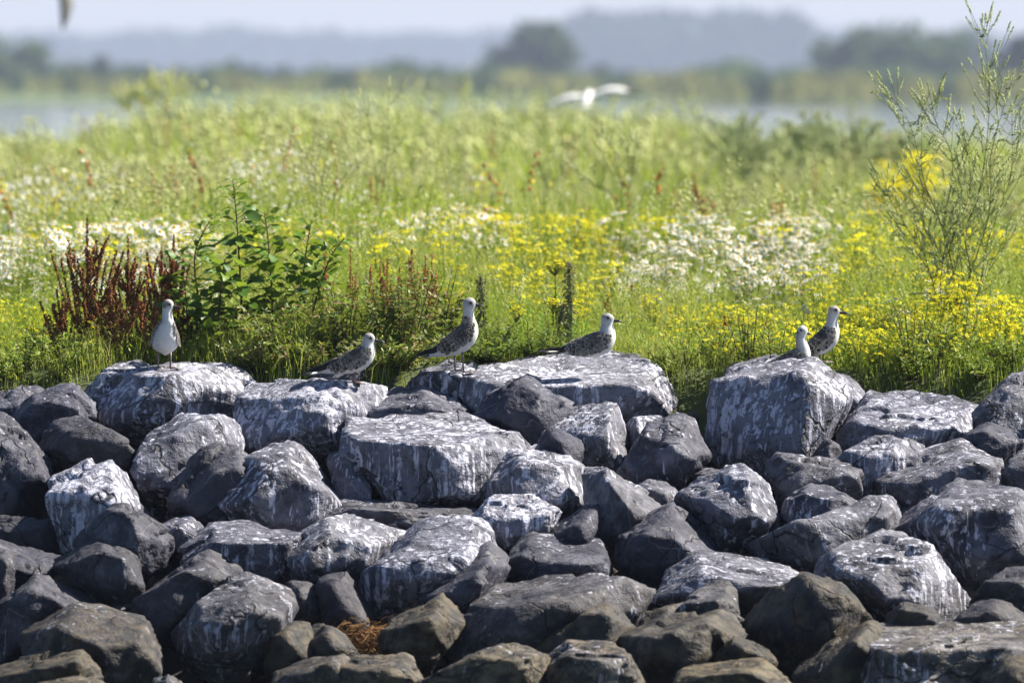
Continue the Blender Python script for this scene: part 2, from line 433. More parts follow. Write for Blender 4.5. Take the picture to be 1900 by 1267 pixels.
# ------------------------------------------------------------------ boulders
# each: crop, label, outline (image points), corners of the front (image points), white wash, brown, brightness (lower rows: shade and wet stone in the tone), depth shift
CROP = {'A': (0.0, 620.0, 1.9585), 'B': (600.0, 620.0, 1.9585), 'C': (1250.0, 620.0, 1.9585), 'P': (0.0, 0.0, 1.0)}
ROCKS = [
('A', 'flat pale boulder at the left edge, just below the green grass', [(-90,196),(0,188),(90,190),(165,207),(172,245),(120,300),(20,380),(-90,380)], [(0,262),(100,240)], .55,0,1.15,.12),
('A', 'peaked grey boulder with one white smear, left of the boulder under the frontal gull', [(25,370),(95,262),(150,215),(205,188),(250,181),(290,195),(320,245),(348,320),(330,420),(190,470),(60,440)], [(150,245),(190,262),(285,280),(200,330)], .5,0,1.1,.0),
('A', 'large streaked boulder on which the frontal gull stands', [(308,212),(330,190),(375,178),(405,152),(470,150),(550,118),(600,115),(650,124),(690,108),(760,100),(830,105),(885,130),(938,205),(915,260),(880,340),(700,430),(500,430),(440,400),(345,325)], [(560,150),(650,170,1.0),(640,330,.9),(420,330)], .95,0,1.1,.1),
('A', 'dark wedge boulder with a lit right rim, in front of the peaked boulder at left', [(180,310),(255,300),(330,330),(390,365),(495,430),(485,470),(440,500),(250,520),(190,490),(135,440),(140,390)], [(260,372),(355,358),(455,410),(400,470)], .3,0,.95,-.1),
('A', 'tall boulder cut by the left edge with a pale hollow on top', [(-90,290),(0,300),(20,350),(45,420),(100,450),(160,455),(192,490),(182,560),(165,650),(140,690),(0,700),(-90,690)], [(0,470),(80,525),(172,530),(60,640)], .3,0,1.0,.0),
('A', 'boulder with a broad chalk white face below the dark wedge boulder', [(170,565),(260,520),(350,475),(420,458),(450,480),(480,560),(505,620),(470,700),(380,780),(300,790),(220,815),(215,720),(185,620)], [(200,570,.7),(300,690,1.0),(440,610,.9),(410,480,.3)], 1.15,0,1.2,-.05),
('A', 'large pale boulder with a dark flat stone leaning on its front', [(480,490),(505,440),(530,360),(560,335),(640,315),(740,293),(800,293),(870,305),(883,345),(885,430),(860,560),(700,680),(590,690),(530,620),(500,540)], [(535,400,.6),(540,560,.9),(760,320,.2),(700,560,1.0)], .8,0,1.15,.02),
('A', 'plain dark grey stone with a flat face, leaning on the large pale boulder', [(800,392),(840,390),(870,410),(917,455),(890,520),(850,600),(800,725),(740,700),(620,660),(612,610),(650,530),(700,470),(760,410)], [(660,620),(780,690),(840,480)], .22,0,1.1,-.16),
('A', 'domed boulder with blue white mottling under the white scarred boulder', [(795,600),(820,540),(880,500),(930,440),(980,410),(1040,392),(1085,405),(1130,430),(1150,470),(1190,510),(1222,570),(1236,620),(1200,700),(1130,740),(1000,740),(900,735),(800,725),(792,680)], [(1010,450,.6),(1120,560,.9),(900,620,1.0),(1050,680,1.0)], .85,0,1.05,-.1),
('P', 'long white scarred boulder under the crouching gull left of centre', [(438,770),(452,733),(490,715),(530,704),(590,707),(640,708),(690,712),(718,722),(715,760),(690,810),(645,850),(610,866),(580,858),(520,830),(470,838),(445,800)], [(480,752,.4),(600,722,.5),(610,790,1.0),(480,810,.8),(640,756,.9)], 1.1,0,1.05,.0),
('A', 'steep two sided boulder below the chalk white face', [(270,770),(340,745),(400,670),(455,615),(490,625),(560,690),(620,750),(628,800),(600,860),(550,880),(500,880),(400,850)], [(470,650,.6),(510,760,1.0),(520,840,.9)], .4,0,.95,-.1),
('A', 'small slabby stone with a pale striped face beside the steep two sided boulder', [(570,690),(640,665),(680,660),(740,685),(780,725),(760,790),(680,820),(620,800),(600,720)], [(640,690),(740,740),(640,770)], .5,0,1.15,.05),
('A', 'dark boulder with two white drips, below the steep two sided boulder', [(185,850),(270,800),(310,760),(390,748),(460,770),(495,800),(522,860),(518,930),(470,990),(410,1010),(330,970),(230,905)], [(330,790,.5),(450,800,.9),(420,930,1.0),(500,900,.7)], .32,0,.8,-.12),
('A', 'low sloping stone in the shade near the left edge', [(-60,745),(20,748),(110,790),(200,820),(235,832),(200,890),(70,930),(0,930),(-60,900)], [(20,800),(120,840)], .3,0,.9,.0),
('A', 'upright stone cut by the left edge, small and dark', [(-60,790),(0,785),(30,795),(54,830),(52,920),(20,970),(-60,990)], [(20,830),(10,930)], .25,0,.8,-.12),
('A', 'low boulder with four thin white drips right of the slabby stone', [(650,835),(720,760),(800,720),(920,685),(1030,680),(1080,700),(1130,722),(1100,790),(1030,870),(950,920),(850,900),(760,870),(690,860)], [(800,752),(930,750),(1040,752),(900,830)], .7,0,.95,-.05),
('A', 'leaning boulder with a smooth tan grey top above the black shadow', [(458,990),(540,930),(620,860),(690,820),(770,788),(810,800),(850,850),(880,890),(850,980),(780,1080),(680,1150),(600,1140),(520,1070)], [(630,885,.8),(790,900,.9),(650,980,1.0)], .32,.15,.95,-.05),
('A', 'black fronted boulder with white drips off its shoulder', [(650,1030),(720,960),(800,910),(870,875),(940,870),(1000,890),(1050,910),(1077,950),(1062,1010),(1010,1080),(950,1150),(890,1240),(760,1265),(660,1210),(630,1120)], [(730,985,.8),(870,965,1.0),(1010,1010,.8),(800,1180,.9)], .75,.3,.8,-.18),
('A', 'sloping boulder with a bright ridge at the lower left corner', [(-60,1000),(60,900),(130,875),(200,890),(280,940),(350,985),(330,1060),(200,1150),(60,1200),(-60,1230)], [(40,950,.7),(170,930,.8),(60,1100,.9)], .45,.15,.85,.0),
('A', 'big olive brown boulder with a white crest at the lower left', [(80,1190),(100,1100),(150,1040),(230,990),(330,980),(430,1030),(500,1080),(560,1120),(585,1190),(580,1280),(450,1330),(250,1330),(100,1280)], [(250,1020,.7),(420,1070,.9),(540,1140,.7),(350,1240,1.0)], .4,.65,.75,-.1),
('A', 'low ochre stone in the bottom left corner', [(-60,1240),(0,1222),(100,1180),(200,1155),(290,1145),(340,1180),(368,1240),(340,1330),(-60,1340)], [(150,1200),(290,1175),(200,1280)], .05,1,.8,-.25),
('A', 'sliver of a tan boulder at the bottom edge, below the ochre stone', [(110,1270),(200,1247),(290,1242),(370,1246),(430,1270),(430,1340),(110,1340)], [(250,1262)], .15,.9,1.1,-.45),
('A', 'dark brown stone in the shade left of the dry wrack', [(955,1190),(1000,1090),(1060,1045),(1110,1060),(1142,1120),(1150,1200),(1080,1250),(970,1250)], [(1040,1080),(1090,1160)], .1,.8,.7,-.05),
('A', 'stone with a lit tan edge just left of the dry wrack', [(1110,1120),(1150,1060),(1180,1053),(1230,1075),(1265,1110),(1305,1165),(1260,1210),(1130,1210)], [(1170,1085),(1210,1150)], .15,.7,.9,-.1),
('A', 'little round cobble wedged behind the leaning tan topped boulder', [(402,1000),(430,968),(465,962),(490,985),(480,1030),(430,1050)], [(440,1000)], .3,.2,1.0,.1),
('A', 'small wet black stone with a white cap at the bottom edge', [(555,1262),(590,1240),(630,1236),(662,1262),(660,1320),(560,1320)], [(610,1258)], .8,.5,.6,-.35),
('A', 'grey slab side behind the black fronted boulder', [(1040,930),(1080,900),(1130,897),(1152,960),(1190,1000),(1160,1080),(1060,1080)], [(1080,930),(1150,1010)], .12,.2,1.0,.0),
('B', 'narrow upright whitish stone right of the domed boulder', [(15,440),(40,428),(90,425),(150,440),(162,500),(178,600),(170,680),(60,680),(30,560)], [(60,460),(70,600),(150,560)], .9,0,1.1,.0),
('P', 'square dark stone behind the crouching gull', [(566,697),(578,683),(640,672),(688,670),(696,690),(700,720),(690,760),(570,760)], [(580,690),(660,684),(670,730)], .45,0,1.0,.25),
('B', 'rounded boulder under the upright gull in the centre', [(306,178),(340,150),(400,105),(470,90),(530,93),(582,120),(590,190),(540,280),(430,290),(330,250)], [(390,140),(480,135),(540,170)], .75,0,1.1,.12),
('B', 'longest whitewashed boulder, carrying the sitting gull', [(490,245),(540,150),(610,105),(720,90),(850,75),(1040,62),(1185,60),(1215,85),(1260,165),(1272,230),(1265,275),(1220,330),(1110,350),(920,360),(720,320),(560,310)], [(600,150,.4),(780,160,.8),(950,165,.9),(1110,165,.9),(1210,190,.5),(1000,300,1.0),(640,260,.8)], .95,0,1.2,.1),
('B', 'grey three cornered boulder leaning on the longest whitewashed boulder', [(545,300),(600,210),(650,170),(710,150),(770,190),(850,235),(900,270),(918,300),(900,360),(820,430),(770,430),(700,390),(600,340)], [(720,185,.5),(745,240,.8),(745,330,1.0),(640,300,.7)], .3,0,1.05,-.08),
('B', 'boulder with a pale top and short drips, behind the big square block', [(118,345),(130,240),(160,215),(230,190),(310,188),(380,200),(430,207),(510,250),(548,292),(540,360),(400,390),(160,380)], [(150,250,.5),(300,222,.7),(400,240,.8),(470,290,.7),(250,330,.9)], .65,0,1.05,.0),
('B', 'big square block with a bright top and sunlit right side, centre left', [(68,370),(150,350),(260,320),(370,300),(500,293),(600,305),(690,345),(772,405),(740,480),(640,560),(560,620),(430,640),(300,625),(170,610),(110,470),(70,405)], [(90,390,.5),(190,368,.7),(330,365,.85),(490,378,1.0),(470,600,1.0),(620,440,.6),(230,600,.7)], .85,0,1.1,-.08),
('B', 'jagged white patched boulder below the longest boulder, centre right', [(780,440),(790,380),(870,330),(940,320),(1000,275),(1050,250),(1080,255),(1104,310),(1102,400),(1092,470),(1065,520),(1010,530),(900,510)], [(950,345,.6),(1050,350,.8),(1000,440,1.0),(1070,440,.7)], .85,0,1.1,-.02),
('B', 'small dark pyramid stone in front of the jagged white patched boulder', [(758,432),(800,370),(840,340),(900,360),(946,395),(942,470),(850,490)], [(840,365),(900,430)], .2,0,1.0,-.18),
('B', 'small round stone showing under the right end of the longest boulder', [(1093,380),(1105,310),(1160,298),(1237,318),(1240,400),(1180,470),(1100,480)], [(1140,330),(1180,390)], .7,0,1.15,.08),
('P', 'triangular boulder with a black lower face, left of the tallest right boulder', [(1143,888),(1165,858),(1195,815),(1215,785),(1250,767),(1285,775),(1305,800),(1318,825),(1310,870),(1275,915),(1220,915),(1170,905)], [(1205,822,.6),(1255,838,1.0),(1288,850,.8),(1260,890,.8)], .45,0,1.1,-.05),
('B', 'boulder with a curtain of white drips in the centre', [(558,610),(570,540),(620,470),(680,405),(705,430),(770,430),(850,433),(905,445),(947,480),(962,540),(978,620),(950,700),(850,740),(700,700),(600,680)], [(625,520,.7),(700,465,.5),(860,470,.6),(880,590,1.0),(680,590,.9)], 1.1,0,1.05,-.02),
('B', 'small flat topped boulder with a nearly white lid, centre', [(543,665),(570,610),(620,585),(700,583),(770,590),(830,630),(862,655),(850,710),(800,745),(740,745),(680,785),(610,745)], [(600,680,.8),(680,715,1.0),(770,690,.9),(830,650,.4)], 1.1,0,1.2,-.15),
('B', 'dark wedge stone right of the nearly white lid', [(823,738),(880,690),(940,650),(985,618),(1000,700),(985,780),(920,800),(850,780)], [(930,690),(940,750)], .25,0,.9,-.16),
('B', 'pointed boulder half black, half sunlit white, in the centre right', [(943,500),(990,487),(1050,510),(1110,540),(1170,570),(1237,632),(1210,700),(1150,760),(1130,800),(1060,810),(1000,780),(962,700),(958,570)], [(1010,510,.6),(1070,590,1.0),(1130,690,.9),(1040,740,.8)], .7,0,1.1,-.12),
('B', 'small knobbly stone below the triangular black faced boulder', [(1112,545),(1150,528),(1190,522),(1260,540),(1295,575),(1290,640),(1220,650),(1150,600)], [(1180,555),(1240,590)], .5,0,1.0,.0),
('B', 'thin low slab under the big square block', [(5,690),(60,630),(120,610),(200,600),(310,600),(380,620),(470,625),(558,635),(560,690),(480,720),(310,740),(120,720)], [(110,640),(240,655),(320,630),(400,665)], .5,0,.95,.02),
('B', 'broad mottled blue white boulder below the domed boulder', [(-210,880),(-150,790),(-60,720),(20,680),(100,655),(180,655),(260,680),(303,712),(290,800),(220,900),(80,940),(-60,950),(-150,930)], [(60,710,.5),(150,770,.9),(0,830,1.0),(-90,850,.8)], 1.0,0,1.05,-.02),
('B', 'boulder with a bright scalloped brow over a black hollow', [(100,935),(150,860),(200,800),(290,740),(360,700),(460,665),(540,670),(600,710),(645,765),(640,860),(540,950),(400,1020),(210,1050),(150,1020)], [(230,805,.8),(330,850,1.0),(420,870,1.0),(540,780,.7),(250,980,.8)], .95,0,1.1,-.1),
('B', 'flat faced plain grey slab with green moss at its foot', [(345,985),(400,910),(480,850),(560,790),(640,755),(677,800),(668,845),(630,910),(600,960),(560,1010),(510,1040),(420,1040)], [(430,940,.8),(620,810,.7),(560,960,.9)], .18,.1,1.15,-.22),
('B', 'slanting shadowed slab between the mottled and the scalloped boulders', [(-25,905),(20,868),(60,870),(95,900),(130,970),(185,1050),(150,1100),(40,1090),(-20,1010)], [(40,900),(90,1000)], .15,.2,.8,-.1),
('B', 'two humped dark boulder with a grey sunlit right hump', [(635,925),(660,840),(680,770),(730,730),(780,720),(840,740),(920,755),(1000,748),(1030,810),(1044,880),(1000,940),(800,970),(650,960)], [(700,790,.6),(800,790,.9),(910,810,1.0),(1000,800,.5),(760,900,.9)], .4,0,.9,-.05),
('B', 'long low boulder like a whale back, lower centre', [(500,1110),(530,1030),(560,985),(650,940),(760,905),(900,880),(960,875),(1080,878),(1192,910),(1190,980),(1100,1080),(900,1160),(700,1210),(480,1230),(455,1210)], [(600,1010,.7),(800,965,.9),(1000,925,.8),(1120,925,.4),(700,1150,1.0)], .5,.35,.85,-.1),
('B', 'brown wedge stone with a ribbed right side in front of the whale back boulder', [(715,1125),(800,1060),(880,1010),(960,965),(1030,950),(1060,990),(1110,1020),(1128,1055),(1120,1120),(1000,1190),(850,1210),(760,1180)], [(960,985,.7),(1030,1000,1.0),(1030,1100,1.0),(850,1110,.7)], .12,.7,.9,-.2),
('B', 'brown boulder with a rounded horn right of the dry wrack', [(198,1115),(230,1050),(300,1020),(370,990),(420,945),(460,970),(512,1035),(505,1110),(450,1200),(380,1250),(300,1240),(215,1170)], [(300,1050,.8),(430,1010,.8),(430,1120,1.0),(300,1160,.8)], .12,.85,.8,-.22),
('B', 'long low brown boulder along the bottom edge, below the dry wrack', [(20,1190),(90,1172),(160,1175),(240,1160),(310,1180),(350,1225),(370,1260),(360,1340),(20,1340)], [(120,1205),(260,1195),(300,1260)], .3,.9,1.0,-.4),
('B', 'mottled low boulder at the bottom edge left of the long low brown boulder', [(-190,1270),(-130,1230),(-60,1200),(20,1165),(90,1170),(110,1230),(100,1340),(-190,1340)], [(-60,1225),(40,1205)], .4,.7,.95,-.3),
('B', 'sloping brown boulder with a white line at the bottom centre', [(240,1310),(400,1240),(500,1190),(580,1150),(660,1125),(740,1130),(790,1155),(822,1180),(800,1240),(790,1340),(240,1340)], [(430,1250),(600,1180),(750,1180),(640,1290)], .35,.9,1.05,-.4),
('B', 'brown boulder with a cupped white top at the bottom centre', [(765,1245),(830,1170),(900,1115),(960,1130),(1040,1125),(1080,1170),(1130,1230),(1165,1290),(1165,1340),(770,1340)], [(890,1155,.7),(1000,1165,.9),(1060,1170,.8),(960,1270,1.0)], .5,.85,1.05,-.42),
('P', 'dark brown ridge backed boulder at the bottom, right of the cupped white top', [(1138,1192),(1200,1160),(1250,1140),(1300,1133),(1355,1145),(1382,1165),(1380,1200),(1340,1250),(1270,1300),(1190,1300),(1150,1250)], [(1210,1172,.9),(1300,1150,.8),(1290,1230,1.0)], .3,.8,.85,-.25),
('P', 'low brown stone in the gap above the ridge backed boulder', [(1175,1165),(1215,1128),(1262,1118),(1280,1150),(1260,1190),(1190,1200)], [(1220,1150)], .25,.6,.9,.0),
('P', 'smooth grey boulder sloping to the right, below the pointed half black boulder', [(1142,1035),(1150,1000),(1175,975),(1215,950),(1240,932),(1265,950),(1285,980),(1332,1030),(1320,1070),(1230,1090),(1170,1090)], [(1200,985,.8),(1250,1000,1.0),(1185,1030,.9),(1285,1040,.6)], .4,0,1.0,-.05),
('C', 'tallest boulder on the right, with slanting white streaks and two gulls on top', [(118,355),(140,250),(180,160),(240,140),(330,133),(420,100),(500,82),(530,90),(560,130),(600,170),(642,250),(640,305),(600,380),(540,470),(430,540),(330,560),(190,520),(130,445)], [(200,190,.3),(440,150,.7),(560,255,.9),(480,430,1.0),(250,430,.7)], .95,0,1.05,.05),
('C', 'pale hump just behind the right shoulder of the tallest right boulder', [(560,160),(620,146),(660,180),(700,230),(724,285),(720,350),(640,380),(580,300)], [(640,190),(680,280)], .8,0,1.2,.2),
('C', 'wide boulder with a white striped top under the dry brown grass, right', [(588,440),(610,350),(640,312),(760,280),(860,230),(920,208),(1000,210),(1060,215),(1110,235),(1126,265),(1110,350),(1060,430),(870,460),(680,470),(600,470)], [(650,330,.6),(790,325,.9),(970,300,.8),(1070,300,.5),(850,410,1.0)], .85,0,1.15,.05),
('C', 'tall whitewashed boulder cut by the right edge at the meadow', [(1058,350),(1090,290),(1140,240),(1200,180),(1273,140),(1360,130),(1400,250),(1380,440),(1260,460),(1150,420)], [(1130,290,.5),(1230,230,.7),(1220,380,1.0),(1330,350,.9)], .75,0,1.05,.0),
('C', 'small dark flat topped stone beside the tall right edge boulder', [(1053,380),(1080,335),(1140,322),(1190,350),(1237,380),(1242,440),(1190,480),(1090,450)], [(1120,345,.7),(1200,380,.8),(1150,420,1.0)], .3,0,1.0,-.12),
('C', 'boulder with a bright white saddle and one hooked drip, right of centre', [(578,468),(660,420),(730,378),(800,370),(850,390),(907,405),(900,480),(820,560),(720,610),(670,600),(620,520)], [(690,440,.6),(730,470,1.0),(720,560,.9),(820,420,.5)], .85,0,1.15,-.05),
('C', 'wide slanted block with a bright top and drips down its front, right', [(732,565),(745,510),(840,455),(960,388),(1050,385),(1130,400),(1190,430),(1196,480),(1180,560),(1000,620),(830,650),(760,620)], [(765,525,.6),(870,495,.8),(1020,440,.8),(1165,450,.5),(900,600,1.0),(1130,520,.8)], .7,0,1.05,-.1),
('C', 'dark step shaped stone right of the foot of the tallest right boulder', [(335,520),(390,433),(430,440),(470,458),(560,465),(620,478),(675,484),(686,540),(670,610),(560,640),(430,680),(390,690),(360,600)], [(420,470,.7),(560,485,.8),(660,510,.6),(480,600,1.0)], .55,0,.85,-.12),
('C', 'round shouldered stone with a single slanting drip', [(392,680),(420,580),(460,550),(530,537),(600,550),(650,580),(690,605),(690,680),(560,730),(420,730)], [(470,575,.7),(580,590,.9),(560,680,1.0),(440,680,.8)], .5,0,1.05,-.2),
('C', 'pale blocky boulder with a fluted lower edge, right of centre', [(8,600),(60,550),(140,510),(220,495),(300,475),(325,500),(345,570),(370,650),(390,720),(345,775),(260,810),(190,815),(120,780),(50,690)], [(290,540,.4),(90,620,.7),(210,690,1.0),(330,700,.7)], .75,0,1.15,-.12),
('C', 'bright saddle shaped boulder with a dark undercut, lower right of centre', [(-70,910),(0,830),(80,790),(160,803),(300,806),(400,825),(470,850),(500,885),(470,960),(300,1010),(100,1000),(-70,980)], [(40,880,.9),(220,895,1.0),(400,890,.8),(120,820,.4)], .8,.1,1.0,-.12),
('C', 'slanting boulder with parallel white dashes, right', [(262,815),(370,730),(450,695),(560,680),(640,640),(700,605),(760,588),(800,610),(816,655),(800,740),(700,800),(520,860),(400,870),(300,850)], [(450,740,.8),(620,690,.8),(740,660,.6),(560,790,1.0)], .7,0,1.0,-.02),
('C', 'huge dark boulder with hanging white threads at the right edge', [(795,700),(830,650),(900,600),(980,560),(1060,530),(1130,515),(1200,530),(1300,570),(1390,620),(1390,880),(1200,960),(1080,1000),(980,900),(880,780)], [(890,640,.6),(1040,600,.7),(1210,600,.7),(1100,820,1.0),(1270,760,1.0)], .7,0,.95,-.08),
('C', 'large tan white boulder with a bright ridge, lower right', [(508,855),(525,800),(580,770),(680,745),(800,715),(860,730),(920,780),(970,850),(1040,900),(1068,958),(1045,1030),(960,1090),(770,1080),(650,990),(560,890)], [(620,830,.8),(720,910,1.0),(870,810,.6),(960,960,.8),(780,1000,.9)], .85,.15,1.2,-.2),
('C', 'smooth dark brown boulder with a pointed top, lower right', [(248,1060),(320,990),(400,930),(480,890),(560,870),(610,875),(640,920),(690,990),(725,1040),(690,1120),(560,1220),(420,1260),(300,1190),(255,1110)], [(500,920,.7),(600,960,.9),(420,1040,1.0),(560,1110,1.0)], .12,.65,.85,-.22),
('C', 'half lit stone with blue grey dashes left of the pointed brown boulder', [(-20,1050),(40,970),(120,910),(200,890),(240,940),(250,1020),(262,1090),(160,1120),(40,1100)], [(100,950),(190,930),(180,1040)], .45,.35,.9,-.18),
('C', 'little two peaked brown stone near the bottom, right of centre', [(145,1190),(190,1110),(240,1105),(300,1125),(350,1155),(375,1200),(330,1260),(170,1260)], [(220,1125),(310,1165)], .1,.8,.8,-.3),
('C', 'rounded olive boulder with yellow lichen at the bottom edge', [(-20,1310),(10,1240),(120,1195),(230,1178),(320,1182),(390,1215),(440,1270),(450,1340),(-20,1340)], [(120,1230),(280,1210),(380,1270)], .2,1,1.1,-.45),
('C', 'brown leaning slab left of the big flat topped slab, bottom right', [(435,1275),(500,1200),(580,1130),(660,1075),(720,1045),(758,1068),(740,1200),(700,1340),(440,1340)], [(560,1170),(690,1085),(600,1270)], .12,.85,.85,-.3),
('C', 'big flat topped slab with white splashes in the bottom right corner', [(645,1155),(660,1105),(730,1080),(800,1062),(900,1055),(1050,1055),(1200,1050),(1290,1045),(1400,1055),(1400,1340),(645,1340)], [(675,1140,.7),(900,1125,.9),(1100,1135,.9),(1330,1115,.9),(700,1300,1.0),(1200,1300,1.0)], .7,.75,1.1,-.4),
('C', 'small square stone on the rim of the big flat topped slab', [(772,1060),(810,985),(860,975),(920,980),(960,1000),(966,1090),(870,1110),(780,1100)], [(830,1000),(930,1010),(880,1060)], .2,.4,.8,-.3),
('C', 'low arched stone behind the big flat topped slab', [(1010,1060),(1060,1005),(1120,965),(1170,963),(1230,990),(1280,1035),(1310,1090),(1150,1120),(1020,1110)], [(1080,1010),(1170,990),(1180,1060)], .4,.35,.95,-.22),
('C', 'dark boulder at the right edge under the huge threaded boulder', [(1075,970),(1130,910),(1200,870),(1273,840),(1390,830),(1390,1090),(1230,1070),(1110,1010)], [(1150,920),(1260,880),(1250,1000)], .3,.1,.85,-.2),
('C', 'grey stone at the right edge between two larger whitewashed boulders', [(1185,500),(1220,450),(1273,405),(1360,390),(1390,580),(1300,640),(1210,580)], [(1230,480),(1300,450),(1290,560)], .6,0,1.05,-.08),
('C', 'ochre nub in front of the big flat topped slab', [(1150,1250),(1175,1180),(1290,1165),(1400,1180),(1400,1340),(1150,1340)], [(1230,1200),(1320,1260)], .1,1,1.0,-.7),
('A', 'filler stone blackened for the deep shade under the tall left edge boulder', [(-80,690),(30,660),(120,670),(190,700),(215,760),(200,830),(60,850),(-80,850)], [(60,720),(150,740)], .12,0,.6,.22),  # added filler, its low brightness stands for the black gap
('A', 'filler stone darkened for the shade in the hollow right of the chalk white face', [(470,600),(540,620),(600,680),(590,760),(520,800),(440,720)], [(530,690)], .1,0,.6,.25),  # added filler, tone lowered to paint the hollow's shade
('C', 'small pale chip in the gap left of the foot of the tallest right boulder', [(70,515),(100,492),(150,486),(190,500),(200,560),(90,570)], [(130,505)], .4,.3,1.2,.0),
('C', 'small pale stone in the gap right of the tallest right boulder', [(500,455),(540,410),(580,378),(610,420),(610,500),(520,520)], [(560,420)], .4,0,1.15,.12),
]
_ico = {}
def ico(sub):
    if sub not in _ico:
        bm = bmesh.new()
        bmesh.ops.create_icosphere(bm, subdivisions=sub, radius=1.0)
        V = np.array([v.co[:] for v in bm.verts]); F = np.array([[v.index for v in f.verts] for f in bm.faces])
        bm.free(); _ico[sub] = (V, F)
    return _ico[sub]

def hull_planes(P):
    bm = bmesh.new()
    for q in P: bm.verts.new(q)
    r = bmesh.ops.convex_hull(bm, input=bm.verts)
    bm.normal_update()
    c = P.mean(0); N, D, A = [], [], []
    for f in bm.faces:
        n = np.array(f.normal[:]); a = f.calc_area()
        if a < 1e-7: continue
        d = n.dot(np.array(f.calc_center_median()[:]) - c)
        if d < 0: n, d = -n, -d
        N.append(n); D.append(d); A.append(a)
    bm.free()
    o = np.argsort(-np.array(A)); keep = []
    for i in o:
        if all(N[i].dot(N[j]) < 0.85 for j in keep): keep.append(i)
    return c, np.array([N[i] for i in keep]), np.array([D[i] for i in keep])

def rock_mesh(P, seed, sub=5, sharp=22.0, rough=1.0):
    rng = np.random.default_rng(seed)
    c, N, D = hull_planes(P)
    ext = (P.max(0) - P.min(0)) / 2
    size = float(np.cbrt(ext.prod()))
    # knocked-off corners
    for k in range(5):
        n = rng.normal(size=3); n[1] = -abs(n[1]); n /= np.linalg.norm(n)
        s = ((P - c) @ n).max() * rng.uniform(0.80, 0.95)
        N = np.vstack([N, n]); D = np.append(D, s)
    V, F = ico(sub)
    v = V * ext[None]
    q = np.clip(v @ N.T / np.maximum(D, 0.02)[None], 0, None)
    t = (q ** sharp).sum(1) ** (-1.0 / sharp)
    X = v * t[:, None]
    R = np.linalg.norm(X, axis=1); u = X / R[:, None]
    o = rng.uniform(-50, 50, 3)
    k = 1.0 / size
    big = fbm(X * k * 1.3 + o, 3, seed)
    # stepped beds
    bd = np.array([rng.normal() * .45, rng.normal() * .3, 1.0]); bd /= np.linalg.norm(bd)
    s = (X @ bd) * k * rng.uniform(4, 7) + 1.2 * fbm(X * k * 1.1 + o + 9, 3, seed + 5)
    st = s - np.floor(s); step = np.clip(st * 1.6, 0, 1) - st
    ridg = 1 - np.abs(fbm(X * k * 3.2 + o, 4, seed + 9, 0.55))
    fine = fbm(X * 38 + o, 3, seed + 3, 0.6)
    # chipped facets: cells with a tilted face each
    chip = 0
    for cells, amp in ((10, .07), (46, .065)):
        Q = X[rng.integers(0, len(X), cells)]
        Xw = X + 0.10 * size * np.stack([vnoise(X * k * 5 + o, seed + 21), vnoise(X * k * 5 + o, seed + 22), vnoise(X * k * 5 + o, seed + 23)], -1)
        dist2 = ((Xw ** 2).sum(1)[:, None] + (Q ** 2).sum(1)[None] - 2 * Xw @ Q.T)
        idx = dist2.argmin(1)
        tilt = rng.normal(size=(cells, 3)) * amp
        chip = chip + ((X - Q[idx]) * tilt[idx]).sum(1) + rng.normal(size=cells)[idx] * 0.004 * size
    disp = size * rough * (0.014 * big + 0.032 * step + 0.012 * (ridg - 0.65)) + 0.003 * fine + rough * chip
    X = X + u * disp[:, None]
    return c, X, F

def rock_depth(py):
    return min(30.3, 30.25 - (py - 730.0) / (1267.0 - 730.0) * 2.9)

ROCK_OBJS = []
for ri, (cr, lab, out_, rid, wh, br, bri, sh) in enumerate(ROCKS):
    ox, oy, s = CROP[cr]
    O = np.array([(x / s + ox, y / s + oy) for x, y in out_])
    Rg = [(r[0] / s + ox, r[1] / s + oy, r[2] if len(r) > 2 else .8) for r in rid]
    cx, cy = O.mean(0); w, h = np.ptp(O[:, 0]), np.ptp(O[:, 1])
    d0 = rock_depth(cy) + sh
    hd = 0.54 * math.sqrt(w * h) / 460.0
    top, bot = O[:, 1].min(), O[:, 1].max()
    pts = []
    ctr = O.mean(0)
    for (x, y) in O:
        f = (y - top) / max(bot - top, 1)
        pts.append(W(x, y, d0 + hd * (0.35 - 0.95 * f)))
        xb, yb = ctr + (np.array([x, y]) - ctr) * 0.78
        pts.append(W(xb, yb, d0 + hd * 1.1))
    for (x, y, f) in Rg:
        pts.append(W(x, y, d0 - hd * (0.30 + 0.95 * f)))
    P = np.array(pts)
    # stretch about the outline's centre a little: the rounding of corners eats some of it
    c0 = P.mean(0); P = c0 + (P - c0) * np.array([1.085, 1.04, 1.085])
    big = w * h > 14000
    c, X, F = rock_mesh(P, 100 + ri, 5 if big else 4, 90.0 if br < .5 else 80.0)
    # fit the boulder to its outline
    G = X + c; gx = G[:, 0] / G[:, 1] * FPX + 950; gy = (ZC - G[:, 2]) / G[:, 1] * FPX + HY
    kx = w / np.ptp(gx); ky = h / np.ptp(gy)
    X = X * np.array([kx * 1.045, 1.04, ky * 1.045])
    G = X + c; gx = G[:, 0] / G[:, 1] * FPX + 950; gy = (ZC - G[:, 2]) / G[:, 1] * FPX + HY
    mpx = d0 / FPX
    c = c + np.array([(O[:, 0].min() + O[:, 0].max() - gx.min() - gx.max()) / 2 * mpx, 0, -(top + bot - gy.min() - gy.max()) / 2 * mpx])
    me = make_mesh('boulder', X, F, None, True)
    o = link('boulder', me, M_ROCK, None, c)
    low = min(1.0, max(0.0, (cy - 1000.0) / 200.0))  # lower rows dimmed: their shade, wet and algae put into the colour
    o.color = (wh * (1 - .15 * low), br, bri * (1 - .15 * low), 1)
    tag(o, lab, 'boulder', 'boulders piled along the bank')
    ROCK_OBJS.append(o)

